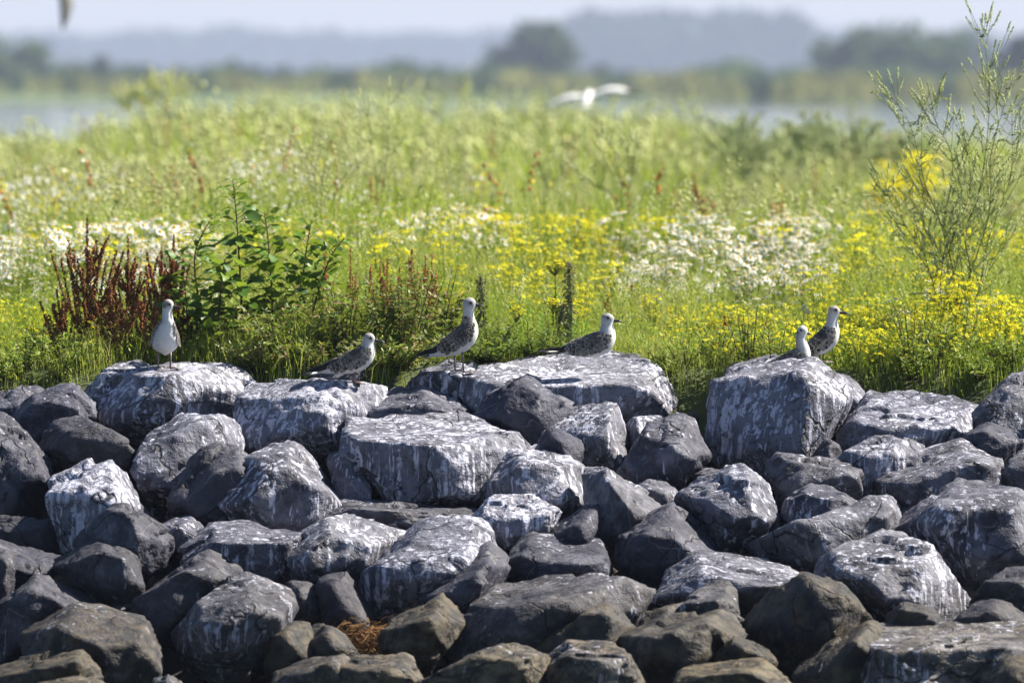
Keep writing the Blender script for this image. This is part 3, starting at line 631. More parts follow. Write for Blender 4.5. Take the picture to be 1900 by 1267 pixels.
FOOT = []
for o in ROCK_OBJS:
    n = len(o.data.vertices); co = np.empty(n * 3, dtype=np.float32); o.data.vertices.foreach_get('co', co)
    co = co.reshape(-1, 3) + np.array(o.location[:])
    if co[:, 1].max() > 30.3:
        FOOT.append(((co[:, 0].min() + co[:, 0].max()) / 2, (co[:, 1].min() + co[:, 1].max()) / 2, np.ptp(co[:, 0]) / 2 * .94, np.ptp(co[:, 1]) / 2 * .9))
def off_rock(x, y):
    """true where no boulder stands"""
    ok = np.ones(np.shape(x), dtype=bool)
    for cx_, cy_, rx, ry in FOOT: ok &= ((x - cx_) / rx) ** 2 + ((y - cy_) / ry) ** 2 > 1
    return ok

# gravel and chips lying in the gaps of the bank
rng = np.random.default_rng(12); V0, F0 = ico(1); n = 2600
gx = rng.uniform(-2.6, 2.6, n); gy = rng.uniform(26.6, 30.35, n); gs = rng.uniform(.012, .05, n)
gzv = ground_z(gx, gy) - 0.12 * np.clip((30.2 - gy) / .3, 0, 1) + gs * .2
ax = rng.uniform(.6, 1.4, (n, 1, 3)); wob = rng.uniform(.75, 1.2, (n, len(V0), 1))
GV = V0[None] * ax * wob * gs[:, None, None] + np.stack([gx, gy, gzv], -1)[:, None]
GF = (np.arange(n) * len(V0))[:, None, None] + F0[None]
GC = np.array((0.075, 0.07, 0.062)) * rng.uniform(.5, 1.6, (n, 1))
gravel = link('gravel', make_mesh('gravel', GV.reshape(-1, 3), GF.reshape(-1, 3), np.repeat(GC, len(V0), 0)), M_BARK)
tag(gravel, 'loose dark gravel and stone chips in the gaps between the boulders', 'gravel', kind='stuff')
# ------------------------------------------------------------------ gulls
def perch(rock, px):
    """skyline of a boulder at an image column: image row, distance, height"""
    n = len(rock.data.vertices); co = np.empty(n * 3, dtype=np.float32)
    rock.data.vertices.foreach_get('co', co); co = co.reshape(-1, 3) + np.array(rock.location[:])
    x = co[:, 0] / co[:, 1] * FPX + 950; y = (ZC - co[:, 2]) / co[:, 1] * FPX + HY
    m = (np.abs(x - px) < 9) & (co[:, 1] < 30.32)
    if not m.any(): m = np.abs(x - px) < 30
    i = np.where(m)[0][np.argmin(y[m])]
    return float(y[i]), float(co[i, 1]), float(co[i, 2])

def spline(P, n):
    P = np.asarray(P, float); Q = np.vstack([2 * P[0] - P[1], P, 2 * P[-1] - P[-2]])
    t = np.linspace(0, len(P) - 1 - 1e-6, n); i = t.astype(int); f = (t - i)[:, None]
    a, b, c, d = Q[i], Q[i + 1], Q[i + 2], Q[i + 3]
    return 0.5 * (2 * b + (c - a) * f + (2 * a - 5 * b + 4 * c - d) * f ** 2 + (3 * b - a - 3 * c + d) * f ** 3)

DARKF = (0.070, 0.058, 0.050); FRINGE = (0.50, 0.47, 0.42); BLACKF = (0.014, 0.013, 0.013)
def feather(mb, base, d, side, nrm, L, Wd, dark, fringe, lift=0.12, edge=0.62):
    """one feather: a dark centre inside a pale fringe, slightly cupped"""
    d = d / np.linalg.norm(d); side = side - d * side.dot(d); side /= np.linalg.norm(side)
    prof = [(0.0, 0.30), (0.25, 0.85), (0.5, 1.0), (0.75, 0.92), (0.92, 0.55)]
    ring = [(l, w) for l, w in prof] + [(1.0, 0.0)] + [(l, -w) for l, w in reversed(prof)]
    V, C = [], []
    for l, w in ring:
        V.append(base + d * L * l + side * Wd * 0.5 * w + nrm * (L * lift * l - Wd * 0.10 * w * w)); C.append(fringe)
    for l, w in ring:
        V.append(base + d * L * l * 0.90 + side * Wd * 0.5 * w * edge + nrm * (L * lift * l + 0.0006)); C.append(dark)
    k = len(ring); F = []
    for i in range(k - 1):
        F += [(i, i + 1, k + i + 1), (i, k + i + 1, k + i)]
    for i in range(1, k - 1):
        F.append((k, k + i, k + i + 1))
    mb.add(V, F, np.array(C))

def gull(label, T, dist, spine, bill, eye, legs, quills, tail, wing=(0.40, 0.80, 0.35, 2.0), spots=(), dorsal=(0.45, 0.42, 0.40),
         ventral=(0.70, 0.695, 0.68), head=(0.34, 0.335, 0.335), wb=0.92, dy=0.0, group='young gulls perched on the boulders', fscale=1.0,
         cover=(0.0, 0.0), feet_z=None, wingcol=None, mant=None):
    ox, oy, s = T
    to = lambda x, y, off=0.0: W(x / s + ox, y / s + oy + dy, dist) + np.array([0, off, 0])
    m_px = dist / FPX / s                                    # metres per crop pixel
    base = to(*legs[0][-1]) if legs else to(spine[len(spine) // 2][0], spine[len(spine) // 2][1] + spine[len(spine) // 2][2])
    root = empty('gull', base)
    tag(root, label, 'gull', group)
    n, k = 64, 28
    S = spline([list(q[:3]) + [q[3] if len(q) > 3 else wb, q[4] if len(q) > 4 else 0.0] for q in spine], n)
    Cc = np.array([to(q[0], q[1], q[4]) for q in S]); A = S[:, 2] * m_px; Bw = A * S[:, 3]
    Tn = np.gradient(Cc, axis=0); Tn[:, 1] = 0; Tn /= np.linalg.norm(Tn, axis=1)[:, None]
    for _ in range(3): Tn[1:-1] = (Tn[:-2] + 2 * Tn[1:-1] + Tn[2:]) / 4
    Tn /= np.linalg.norm(Tn, axis=1)[:, None]
    Nn = np.stack([Tn[:, 2], 0 * Tn[:, 0], -Tn[:, 0]], -1)
    th = np.arange(k) * 2 * math.pi / k
    side = np.array([0, -1.0, 0])
    def surf(ti, a, out=0.0):
        i = np.clip(ti * (n - 1), 0, n - 1.001); j = int(i); f = i - j
        lerp = lambda X: X[j] * (1 - f) + X[j + 1] * f
        c, aa, bb, nn, tt = lerp(Cc), lerp(A), lerp(Bw), lerp(Nn), lerp(Tn)
        p = c + nn * (aa + out) * math.cos(a) + side * (bb + out) * math.sin(a)
        nr = nn * math.cos(a) / max(aa, 1e-4) + side * math.sin(a) / max(bb, 1e-4)
        return p, nr / np.linalg.norm(nr), tt / np.linalg.norm(tt)
    V = Cc[:, None] + A[:, None, None] * np.cos(th)[None, :, None] * Nn[:, None] + Bw[:, None, None] * np.sin(th)[None, :, None] * side
    tt = np.linspace(0, 1, n)[:, None]
    dors = np.clip((np.cos(th)[None] + 0.25) / 0.9, 0, 1) ** 1.2 * np.ones((n, 1))
    hd = np.clip((0.30 - tt) / 0.12, 0, 1) * np.ones((1, k))
    Cv = np.array(ventral)[None, None] * (1 - dors[..., None]) + np.array(dorsal)[None, None] * dors[..., None]
    hcol = np.array(head)[None, None] * (1 - 0.25 * dors[..., None] * np.array([0.5, 0.6, 0.75])) * np.ones((n, k, 1))
    Cv = Cv * (1 - hd[..., None]) + hcol * hd[..., None]
    Vf = V.reshape(-1, 3); Cv = Cv.reshape(-1, 3)
    Cv = Cv * (0.93 + 0.1 * fbm(Vf * 90, 3, 3))[:, None]
    for (sx, sy, sr, scol, amt) in spots:
        q = to(sx, sy); dd = np.hypot(Vf[:, 0] - q[0], Vf[:, 2] - q[2]) / (sr * m_px)
        f = (np.clip(1.25 - dd, 0, 0.5) * 2 * amt)[:, None]
        Cv = Cv * (1 - f) + np.array(scol) * f
    F = []
    for i in range(n - 1):
        for j in range(k):
            a, b = i * k + j, i * k + (j + 1) % k
            F += [(a, b + k, b), (a, a + k, b + k)]
    e0, e1 = len(Vf), len(Vf) + 1
    Vf = np.vstack([Vf, Cc[0] - Tn[0] * A[0] * .22, Cc[-1] + Tn[-1] * A[-1] * .6]); Cv = np.vstack([Cv, Cv[0], Cv[-1]])
    for j in range(k):
        F += [(e0, j, (j + 1) % k), (e1, (n - 1) * k + (j + 1) % k, (n - 1) * k + j)]
    link('body', make_mesh('body', Vf - base, np.array(F), Cv, True), M_FEATHER, root)
    # bill
    B = spline([to(x, y) for x, y, r in bill], 10); R = spline([[r * m_px, 0, 0] for x, y, r in bill], 10)[:, 0]
    mb = MB(); mb.tube(B - base, np.maximum(R, 0.0006), (0.022, 0.019, 0.018), 10)
    bo = mb.build('bill', M_HORN, root, None, True)
    # eyes, one on each side of the head
    ex, ey, er = eye[:3]
    hi = int(np.argmin(np.hypot(S[:20, 0] - ex, S[:20, 1] - ey)))
    for sgn in (1, -1):
        c = to(ex, ey); lat = math.sqrt(max(0.05, 1 - min(0.95, ((ex - S[hi, 0]) ** 2 + (ey - S[hi, 1]) ** 2) / S[hi, 2] ** 2))) * Bw[hi]
        c = c + side * sgn * (lat - er * m_px * 0.45) + np.array([0, eye[3] if len(eye) > 3 else 0, 0])
        Vi, Fi = ico(2)
        link('eye', make_mesh('eye', Vi * er * m_px + c - base, Fi, np.tile((0.006, 0.005, 0.005), (len(Vi), 1)), True), M_EYE, root)
    # legs with webbed feet
    for lg in legs:
        mb = MB(); off = lg[0]
        P = [to(x, y, off) for x, y in lg[1:-1]] + [to(lg[-1][0], lg[-1][1], off)]
        P[-1] = P[-1].copy()
        mb.tube(np.array(P) - base, np.linspace(0.0048, 0.0036, len(P)), (0.16, 0.12, 0.11), 7)
        ft = P[-1] - base
        toes = [ft + np.array([0.036, -0.016, -0.003]), ft + np.array([0.044, 0.0, -0.003]), ft + np.array([0.034, 0.017, -0.003])]
        for q in toes: mb.tube([ft, (ft + q) / 2 + np.array([0, 0, .003]), q], [0.0034, 0.003, 0.0018], (0.15, 0.11, 0.10), 5)
        mb.add([ft] + toes, [(0, 1, 2), (0, 2, 3)], (0.10, 0.07, 0.065))
        mb.build('leg', M_HORN, root, None, True)
    # wings: small scale-like coverts in rows, then the long folded quills
    t0, t1, a0, a1 = wing[:4]
    wc = wingcol or DARKF
    for sgn in (1, -1):
        mb = MB(); rng = np.random.default_rng(7)
        rows = 14
        for r in range(rows, -1, -1):
            f = r / rows; t = t0 + (t1 - t0) * f
            L = (0.013 + 0.016 * f) * fscale; Wd = L * 0.80
            lo = a0 + 0.05 * f; hi_ = a1 - 0.55 * max(0, f - 0.45) - 0.25 * max(0, 0.3 - f)
            _, _, _ = surf(t, lo)
            p1, _, _ = surf(t, lo); p2, _, _ = surf(t, (lo + hi_) / 2); p3, _, _ = surf(t, hi_)
            arc = np.linalg.norm(p2 - p1) + np.linalg.norm(p3 - p2)
            m = max(3, int(arc / (Wd * 0.62)))
            for q in range(m + 1):
                a = lo + (hi_ - lo) * (q + (0.5 if r % 2 else 0.0)) / m + rng.normal() * 0.02
                p, nr, tg = surf(t + rng.normal() * 0.003, a * sgn if len(wing) < 5 else (a if sgn > 0 else math.pi - a), 0.0025)
                sd = np.cross(nr, tg)
                fr = np.array(FRINGE) * rng.uniform(0.75, 1.15); dk = np.array(wc) * rng.uniform(0.7, 1.6)
                low = (a - lo) / (hi_ - lo)
                if low > .62 and rng.random() < (low - .5) * 1.6: dk = np.array((0.15, 0.14, 0.13)) * rng.uniform(.6, 1.3)
                if f < 0.22: dk = dk * 0.4 + np.array((0.30, 0.27, 0.25)) * 0.6 if rng.random() < .6 else dk
                jl = rng.uniform(.8, 1.3)
                feather(mb, p - base - tg * L * 0.35, tg + sd * rng.normal() * .12, sd, nr, L * jl, Wd * rng.uniform(.8, 1.15), dk, fr, 0.10, rng.uniform(.76, .90))
        w_ = mb.build('wing', M_FEATHER, root)
        if quills:
            mq = MB()
            for (x0, y0, x1, y1, wd, kind) in quills:
                q0 = to(x0, y0); q1 = to(x1, y1); dv = q1 - q0; L = np.linalg.norm(dv)
                hi2 = int(np.argmin(np.hypot(S[:, 0] - x0, S[:, 1] - y0)))
                l0 = Bw[hi2] * 0.75 + 0.006; l1 = max(0.003, l0 * 0.15)
                q0 = q0 + side * sgn * l0; q1 = q1 + side * sgn * l1; dv = q1 - q0
                nr = side * sgn * 0.9 + np.array([0, 0, 0.35]); nr /= np.linalg.norm(nr)
                col, fr = ((BLACKF, (0.10, 0.095, 0.09)) if kind == 'p' else ((0.050, 0.040, 0.034), FRINGE) if kind == 't' else ((0.20, 0.20, 0.22), (0.52, 0.52, 0.54)))
                feather(mq, q0 - base, dv, np.cross(nr, dv), nr, L, wd * m_px, np.array(col), np.array(fr), 0.0, 0.78)
            mq.build('flight_feathers', M_FEATHER, w_)
    # tail fan
    if tail:
        (x0, y0, x1, y1, wd) = tail
        mt = MB(); q0 = to(x0, y0) - base; q1 = to(x1, y1) - base
        for i in range(7):
            f = (i - 3) / 3.0
            tip = q1 + np.array([0.012 * abs(f), 0.030 * f, 0.004 * abs(f)])
            dv = tip - q0; L = np.linalg.norm(dv)
            nr = np.array([0.25, 0.0, 1.0]); nr /= np.linalg.norm(nr)
            p0 = q0 + np.array([0, 0.012 * f, -0.0012 * i])
            feather(mt, p0, dv, np.cross(nr, dv), nr, L, wd * m_px, np.array((0.60, 0.59, 0.57)), np.array((0.62, 0.61, 0.6)), 0.0, 0.8)
            feather(mt, p0 + dv * 0.5 + nr * 0.002, dv, np.cross(nr, dv), nr, L * 0.51, wd * m_px * 1.05, np.array(BLACKF), np.array((0.03, 0.03, 0.03)), 0.0, 0.85)
        mt.build('tail', M_FEATHER, root)
    return root

def rock_by(txt):
    return next(o for o in ROCK_OBJS if txt in o['label'])
C5 = (260.0, 540.0, 8.45); C6 = (550.0, 510.0, 5.278); C7 = (980.0, 560.0, 9.5); C8 = (1370.0, 550.0, 7.918)

# frontal gull with its head turned to the right
rk = rock_by('frontal gull stands'); py, dd, zz = perch(rk, 300)
gull('white fronted gull facing the camera, head turned right, on the left', C5, dd - 0.04,
     [(425, 124, 36, .9), (428, 150, 70, .9), (434, 182, 84, .88), (438, 215, 88, .85), (428, 268, 80, .9), (422, 330, 78, .95), (427, 400, 84, 1.0), (432, 470, 96, 1.05),
      (415, 545, 140, 1.1, .015), (398, 620, 178, 1.15, .03), (388, 710, 207, 1.15, .04), (384, 790, 219, 1.1, .05), (384, 870, 196, 1.05, .05), (386, 930, 140, 1.0, .05), (386, 968, 70, 1.0, .05)],
     [(498, 222, 34), (560, 236, 22), (620, 243, 15), (668, 252, 6)], (468, 196, 21),
     [(-0.01, (285, 950), (287, 1060), (283, 1175)), (-0.01, (478, 950), (480, 1060), (470, 1195))], None, None,
     wing=(0.50, 0.78, -1.3, 0.42, 'front'), spots=[(400, 165, 60, (0.22, 0.19, 0.16), .75), (385, 225, 32, (0.13, 0.11, 0.10), .85), (455, 200, 34, (0.10, 0.09, 0.085), .6), (430, 140, 34, (0.30, 0.26, 0.21), .6)],
     dorsal=(0.52, 0.51, 0.50), head=(0.48, 0.465, 0.44), dy=py - (540 + 1185 / 8.45) + 2)

# crouching gull left of centre
rk = rock_by('crouching gull left of centre'); py, dd, zz = perch(rk, 658)
gull('mottled young gull leaning forward in front of the square dark stone', C6, dd - 0.05,
     [(728, 556, 26), (722, 574, 47), (716, 594, 58), (712, 612, 60), (704, 648, 60), (698, 690, 72), (682, 740, 92), (640, 790, 106), (570, 830, 108), (480, 862, 92), (390, 888, 66), (300, 908, 42), (215, 926, 22), (150, 940, 12)],
     [(772, 622, 22), (800, 628, 15), (836, 634, 12), (868, 650, 5)], (730, 598, 15),
     [(-0.012, (575, 915), (572, 985), (566, 1040)), (0.02, (560, 915), (556, 985), (548, 1035))],
     [(420, 800, 200, 905, 60, 't'), (400, 830, 190, 915, 52, 't'), (400, 855, 250, 905, 46, 's'), (330, 850, 95, 930, 44, 'p'), (330, 866, 70, 940, 40, 'p'), (340, 880, 50, 952, 34, 'p')],
     (230, 925, 60, 955, 60), spots=[(728, 598, 22, (0.16, 0.15, 0.15), .7), (660, 620, 34, (0.42, 0.41, 0.42), .5)], dorsal=(0.40, 0.38, 0.37), dy=(py - (510 + 1040 / 5.278)) + 5)

# upright gull in the centre
rk = rock_by('upright gull in the centre'); py, dd, zz = perch(rk, 852)
gull('tall upright young gull with scaly brown wings on the rounded central boulder', C6, dd - 0.02,
     [(1700, 108, 28), (1699, 126, 50), (1697, 148, 62), (1694, 170, 64), (1686, 215, 57), (1684, 262, 52), (1688, 315, 60), (1692, 372, 82), (1676, 440, 108), (1620, 512, 118), (1540, 568, 104), (1450, 612, 74), (1370, 640, 46), (1300, 656, 26), (1240, 668, 13)],
     [(1752, 172, 22), (1778, 178, 16), (1805, 181, 12), (1830, 190, 5)], (1708, 154, 15),
     [(0.02, (1548, 610), (1551, 720), (1553, 822)), (-0.015, (1622, 610), (1628, 720), (1640, 830))],
     [(1480, 520, 1290, 650, 62, 't'), (1450, 560, 1280, 662, 54, 't'), (1470, 590, 1310, 650, 46, 's'), (1400, 590, 1190, 656, 42, 'p'), (1390, 610, 1165, 668, 40, 'p'), (1380, 630, 1150, 674, 32, 'p')],
     (1350, 645, 1215, 690, 62), spots=[(1705, 155, 24, (0.15, 0.14, 0.14), .6), (1650, 150, 40, (0.45, 0.43, 0.42), .5)], dorsal=(0.46, 0.44, 0.43), dy=(py - (510 + 826 / 5.278)) + 2)

# sitting gull
rk = rock_by('longest whitewashed'); py, dd, zz = perch(rk, 1100)
gull('resting gull with boldly scaled wings lying on the longest whitewashed boulder', C7, dd - 0.10,
     [(1410, 198, 48), (1407, 226, 88), (1403, 258, 110), (1400, 290, 116), (1392, 360, 110), (1388, 430, 112), (1392, 510, 140), (1370, 610, 180), (1280, 710, 212), (1140, 765, 208), (990, 800, 178), (850, 825, 132), (720, 840, 92), (600, 850, 58), (480, 858, 30)],
     [(1495, 320, 38), (1545, 326, 28), (1600, 330, 24), (1652, 352, 8)], (1408, 266, 30),
     [], [(900, 690, 480, 870, 105, 't'), (860, 730, 440, 880, 95, 't'), (820, 780, 420, 895, 95, 't'), (880, 850, 640, 905, 90, 's'), (640, 800, 240, 850, 70, 'p'), (620, 830, 150, 868, 66, 'p'), (600, 850, 112, 872, 58, 'p')],
     (560, 858, 150, 874, 60), wing=(0.47, 0.84, 0.35, 2.05), spots=[(1405, 265, 44, (0.2, 0.19, 0.2), .55), (1300, 330, 70, (0.52, 0.51, 0.52), .5)], dorsal=(0.42, 0.41, 0.43), fscale=1.15, dy=1.0)

# the pair on the tallest right boulder
rk = rock_by('tallest boulder on the right'); py, dd, zz = perch(rk, 1490)
gull('white headed gull stretched low behind the rim of the tallest right boulder', C8, min(dd + 0.04, 30.25),
     [(930, 434, 34), (934, 455, 60), (937, 482, 77), (938, 510, 80), (925, 565, 76), (915, 620, 76), (925, 690, 84), (945, 770, 98), (945, 850, 118), (880, 890, 118), (760, 925, 96), (620, 975, 72), (480, 1025, 50), (350, 1075, 32), (230, 1110, 18)],
     [(995, 535, 30), (1020, 542, 20), (1050, 550, 16), (1082, 568, 6)], (920, 494, 22, -0.001),
     [], [(800, 830, 430, 1000, 80, 't'), (780, 870, 400, 1040, 76, 't'), (700, 930, 300, 1090, 64, 't'), (560, 1000, 120, 1130, 52, 'p'), (540, 1020, 40, 1160, 48, 'p'), (520, 1045, 0, 1178, 40, 'p'), (440, 1080, 90, 1225, 40, 'p')],
     (420, 1050, 60, 1175, 60), wing=(0.56, 0.85, 0.35, 1.9), spots=[(868, 525, 22, (0.10, 0.10, 0.11), .8), (925, 445, 34, (0.62, 0.61, 0.6), .4), (905, 800, 60, (0.46, 0.38, 0.29), .5)], dorsal=(0.34, 0.30, 0.27), head=(0.54, 0.53, 0.51), wingcol=(0.085, 0.07, 0.058), fscale=.9)
gull('dark winged gull standing taller behind the white headed one at right', C8, min(dd + 0.16, 30.36),
     [(1414, 142, 36), (1411, 165, 68), (1408, 192, 85), (1406, 220, 88), (1388, 285, 82), (1378, 345, 82), (1372, 420, 98), (1358, 510, 132), (1310, 610, 158), (1220, 700, 150), (1120, 770, 116), (1020, 820, 84), (920, 860, 54), (820, 890, 28)],
     [(1478, 232, 34), (1520, 240, 22), (1575, 243, 18), (1632, 262, 7)], (1432, 196, 23),
     [(0.01, (1255, 840), (1250, 900), (1245, 960)), (-0.01, (1195, 840), (1190, 900), (1185, 960))],
     [(1100, 700, 860, 880, 85, 't'), (1060, 740, 800, 920, 80, 't'), (960, 800, 700, 930, 60, 'p')], (900, 870, 700, 950, 70),
     wing=(0.50, 0.82, 0.35, 1.95), spots=[(1430, 195, 36, (0.15, 0.14, 0.14), .6), (1340, 190, 50, (0.42, 0.38, 0.34), .5)], dorsal=(0.40, 0.37, 0.35), head=(0.34, 0.32, 0.295), wingcol=(0.032, 0.030, 0.033), fscale=.95)
# a gull half hidden in the flowers farther back
gull('blurred grey gull standing among the flowers behind the dark red dock', (205.0, 404.0, 3.2), 43.0,
     [(62, 2, 9), (60, 10, 16), (57, 20, 17), (52, 32, 16), (50, 46, 20), (44, 62, 28), (30, 78, 29), (12, 92, 22), (-6, 104, 13), (-20, 112, 6)],
     [(76, 12, 6), (84, 14, 4), (95, 17, 2)], (64, 9, 4), [(0, (30, 96), (31, 118), (31, 145)), (.02, (38, 96), (40, 118), (40, 145))],
     [(0, 92, -40, 122, 16, 'p'), (-4, 98, -50, 126, 14, 'p')], (-8, 106, -40, 124, 14), group='gulls farther off')

# two gulls on the wing
def flying(label, loc, heading, bank, dark, pitch=0.06):
    root = empty('gull', loc); tag(root, label, 'gull', 'gulls farther off')
    P = spline([(-0.16, 0, 0.0, 0.012), (-0.10, 0, 0.004, 0.03), (-0.02, 0, 0.0, 0.05), (0.07, 0, 0.0, 0.05), (0.12, 0, 0.008, 0.032), (0.155, 0, 0.012, 0.026), (0.18, 0, 0.01, 0.012)], 24)
    mb = MB(); mb.tube(P[:, :3], P[:, 3], (0.78, 0.77, 0.75), 14); mb.build('body', M_FEATHER, root, None, True)
    mb = MB(); mb.tube([(0.175, 0, 0.01), (0.20, 0, 0.006), (0.215, 0, 0.0)], [0.009, 0.006, 0.002], (0.05, 0.03, 0.03), 8); mb.build('bill', M_HORN, root)
    for sgn in (1, -1):
        lead = spline([(0.08, 0.035, 0.02), (0.13, 0.20, 0.035), (0.06, 0.36, 0.015), (-0.06, 0.54, -0.04)], 14)
        tr = spline([(-0.05, 0.035, 0.015), (-0.04, 0.20, 0.022), (-0.07, 0.36, 0.004), (-0.085, 0.54, -0.042)], 14)
        L = lead * [1, sgn, 1]; Tt = tr * [1, sgn, 1]
        mid = (L * .6 + Tt * .4) + [0, 0, 0.006]; low = (L * .6 + Tt * .4) - [0, 0, 0.004]
        V = np.vstack([L, mid, Tt, low]); m = 14; F = []
        for a, b in ((0, 1), (1, 2), (2, 3), (3, 0)):
            for i in range(m - 1):
                p, q = a * m + i, b * m + i
                F += [(p, p + 1, q + 1), (p, q + 1, q)]
        C = np.tile((0.62, 0.62, 0.63), (4 * m, 1)).astype(float)
        for b in range(4):
            for i in range(m):
                f = i / (m - 1)
                if f > 0.72 or (dark and b == 2 and f > .2): C[b * m + i] = (0.05, 0.045, 0.045)
                elif dark: C[b * m + i] = (0.13, 0.13, 0.12)
        link('wing', make_mesh('wing', V, np.array(F), C, True), M_FEATHER, root)
    mb = MB()
    for i in range(5):
        f = (i - 2) / 2
        feather(mb, np.array([-0.12, 0.01 * f, 0.0]), np.array([-0.12, 0.045 * f, 0]), np.array([0, 1.0, 0]), np.array([0, 0, 1.0]), 0.12, 0.035, np.array((0.7, 0.7, 0.7)), np.array((0.72, 0.72, 0.72)), 0)
    mb.build('tail', M_FEATHER, root)
    root.rotation_euler = (bank, pitch, heading)
    return root
flying('blurred white gull gliding low over the meadow, wings spread', W(1090, 184, 71), math.radians(80), math.radians(-11), False, math.radians(-20))
flying('dark winged gull cut off by the top left edge', W(104, -28, 78), math.radians(40), math.radians(58), True)
# ------------------------------------------------------------------ far shore: trees, reeds, woods, mast
def far_tree(name, label, px, top, base, width, d, seed, col=(0.055, 0.085, 0.03), group=None, nleaf=700):
    rng = np.random.default_rng(seed)
    b = W(px, base, d); mpx = d / FPX; width = width * 1.4
    H = (base - top) * mpx; Wd = width * mpx
    root = empty(name, b); tag(root, label, 'tree' if 'tree' in name else 'bush', group)
    mb = MB()
    mb.tube([(0, 0, -0.4), (0.02 * H, 0, 0.25 * H), (-0.01 * H, 0.01, 0.55 * H), (0.01 * H, 0, 0.8 * H)], [0.045 * H, 0.035 * H, 0.02 * H, 0.008 * H], (0.05, 0.04, 0.03), 6)
    for i in range(6):
        a = rng.uniform(0, 6.28); z0 = rng.uniform(.25, .55) * H
        e = np.array([math.cos(a) * Wd * .35, math.sin(a) * Wd * .35, z0 + rng.uniform(.12, .3) * H])
        mb.tube([(0, 0, z0), e * [.5, .5, 1] + [0, 0, -.05 * H], e], [0.018 * H, 0.012 * H, 0.005 * H], (0.05, 0.04, 0.03), 5)
    mb.build('trunk', M_BARK, root)
    # crown: lumps filled with leaf clumps
    lumps = []
    for i in range(11):
        a = rng.uniform(0, 6.28); rr = rng.uniform(0, .33) * Wd; z = rng.uniform(.28, .82) * H
        lumps.append((math.cos(a) * rr, math.sin(a) * rr, z, rng.uniform(.15, .24) * min(Wd, H * 1.3)))
    lumps.append((0, 0, .55 * H, .3 * min(Wd, H)))
    mb = MB(); per = nleaf // len(lumps) + 1
    for (x, y, z, r) in lumps:
        u = rng.normal(size=(per, 3)); u /= np.linalg.norm(u, axis=1)[:, None]
        c = np.array([x, y, z]) + u * r * (rng.uniform(.55, 1.05, (per, 1)))
        c[:, 2] = np.clip(c[:, 2], .05 * H, H * .99)
        e1 = rng.normal(size=(per, 3)); e1 /= np.linalg.norm(e1, axis=1)[:, None]
        e2 = np.cross(e1, u + 0.3 * rng.normal(size=(per, 3))); e2 /= np.linalg.norm(e2, axis=1)[:, None]
        sz = (0.075 * H * rng.uniform(.6, 1.3, (per, 1)))
        V = np.stack([c + e1 * sz, c + e2 * sz * .8, c - e1 * sz, c - e2 * sz * .8], 1)
        F = (np.arange(per) * 4)[:, None, None] + np.array([(0, 1, 2), (0, 2, 3)])[None]
        C = np.array(col) * rng.uniform(.65, 1.35, (per, 1)) * np.array([1, 1, .9])
        mb.add(V.reshape(-1, 3), F.reshape(-1, 3), np.repeat(C, 4, 0))
    mb.build('crown', M_FAR, root)
    return root
GT = 'trees along the far shore'; GB = 'bushes along the far shore'
ft = far_tree
ft('tree', 'broad hazy tree at the far left of the far shore', 62, 74, 188, 150, 960, 1, group=GT)
ft('tree', 'low tree joining the broad far left tree on its left', -10, 100, 188, 110, 950, 2, group=GT)
ft('tree', 'domed dark tree just right of the broad far left tree', 188, 104, 165, 105, 960, 3, (0.035, 0.055, 0.025), GT)
ft('bush', 'low bush right of the domed dark tree', 262, 124, 165, 80, 960, 4, group=GB)
ft('bush', 'wide low bush in the left middle of the far shore', 330, 121, 162, 90, 970, 5, (0.04, 0.06, 0.025), GB)
ft('bush', 'small bush right of the wide low bush', 395, 124, 162, 60, 970, 6, group=GB)
ft('tree', 'small round tree standing alone left of centre on the far shore', 466, 116, 160, 62, 980, 7, (0.035, 0.055, 0.025), GT)
ft('bush', 'rounded bush beside the small round tree', 530, 122, 160, 70, 980, 8, (0.04, 0.06, 0.03), GB)
ft('bush', 'flat bush left of the tall central tree', 805, 124, 166, 110, 990, 9, (0.04, 0.06, 0.025), GB)
ft('tree', 'tallest round crowned tree near the centre of the far shore', 1008, 42, 160, 150, 1050, 10, (0.05, 0.08, 0.03), GT, 1100)
ft('tree', 'lower left flank tree of the tallest central tree', 930, 84, 160, 90, 1050, 11, (0.05, 0.075, 0.03), GT)
ft('bush', 'small dark bush right of the tallest central tree', 1110, 120, 160, 62, 1000, 12, (0.035, 0.05, 0.025), GB)
ft('bush', 'lone faint bush in front of the far wood', 1278, 124, 160, 66, 1000, 13, group=GB)
ft('tree', 'leftmost tree of the tall clump on the right of the far shore', 1545, 66, 165, 110, 1000, 14, (0.05, 0.075, 0.03), GT)
ft('tree', 'highest tree of the tall clump on the right of the far shore', 1665, 44, 165, 150, 1000, 15, (0.055, 0.085, 0.03), GT, 1000)
ft('tree', 'third tree of the right clump, right of its highest tree', 1745, 60, 165, 110, 1010, 16, (0.05, 0.075, 0.03), GT)
ft('tree', 'pale tree farther off behind the tall flowering stems at right', 1812, 52, 165, 110, 1500, 17, (0.05, 0.075, 0.035), GT)
ft('tree', 'dark tree cut by the right edge on the far shore', 1905, 62, 170, 110, 900, 18, (0.03, 0.05, 0.025), GT)

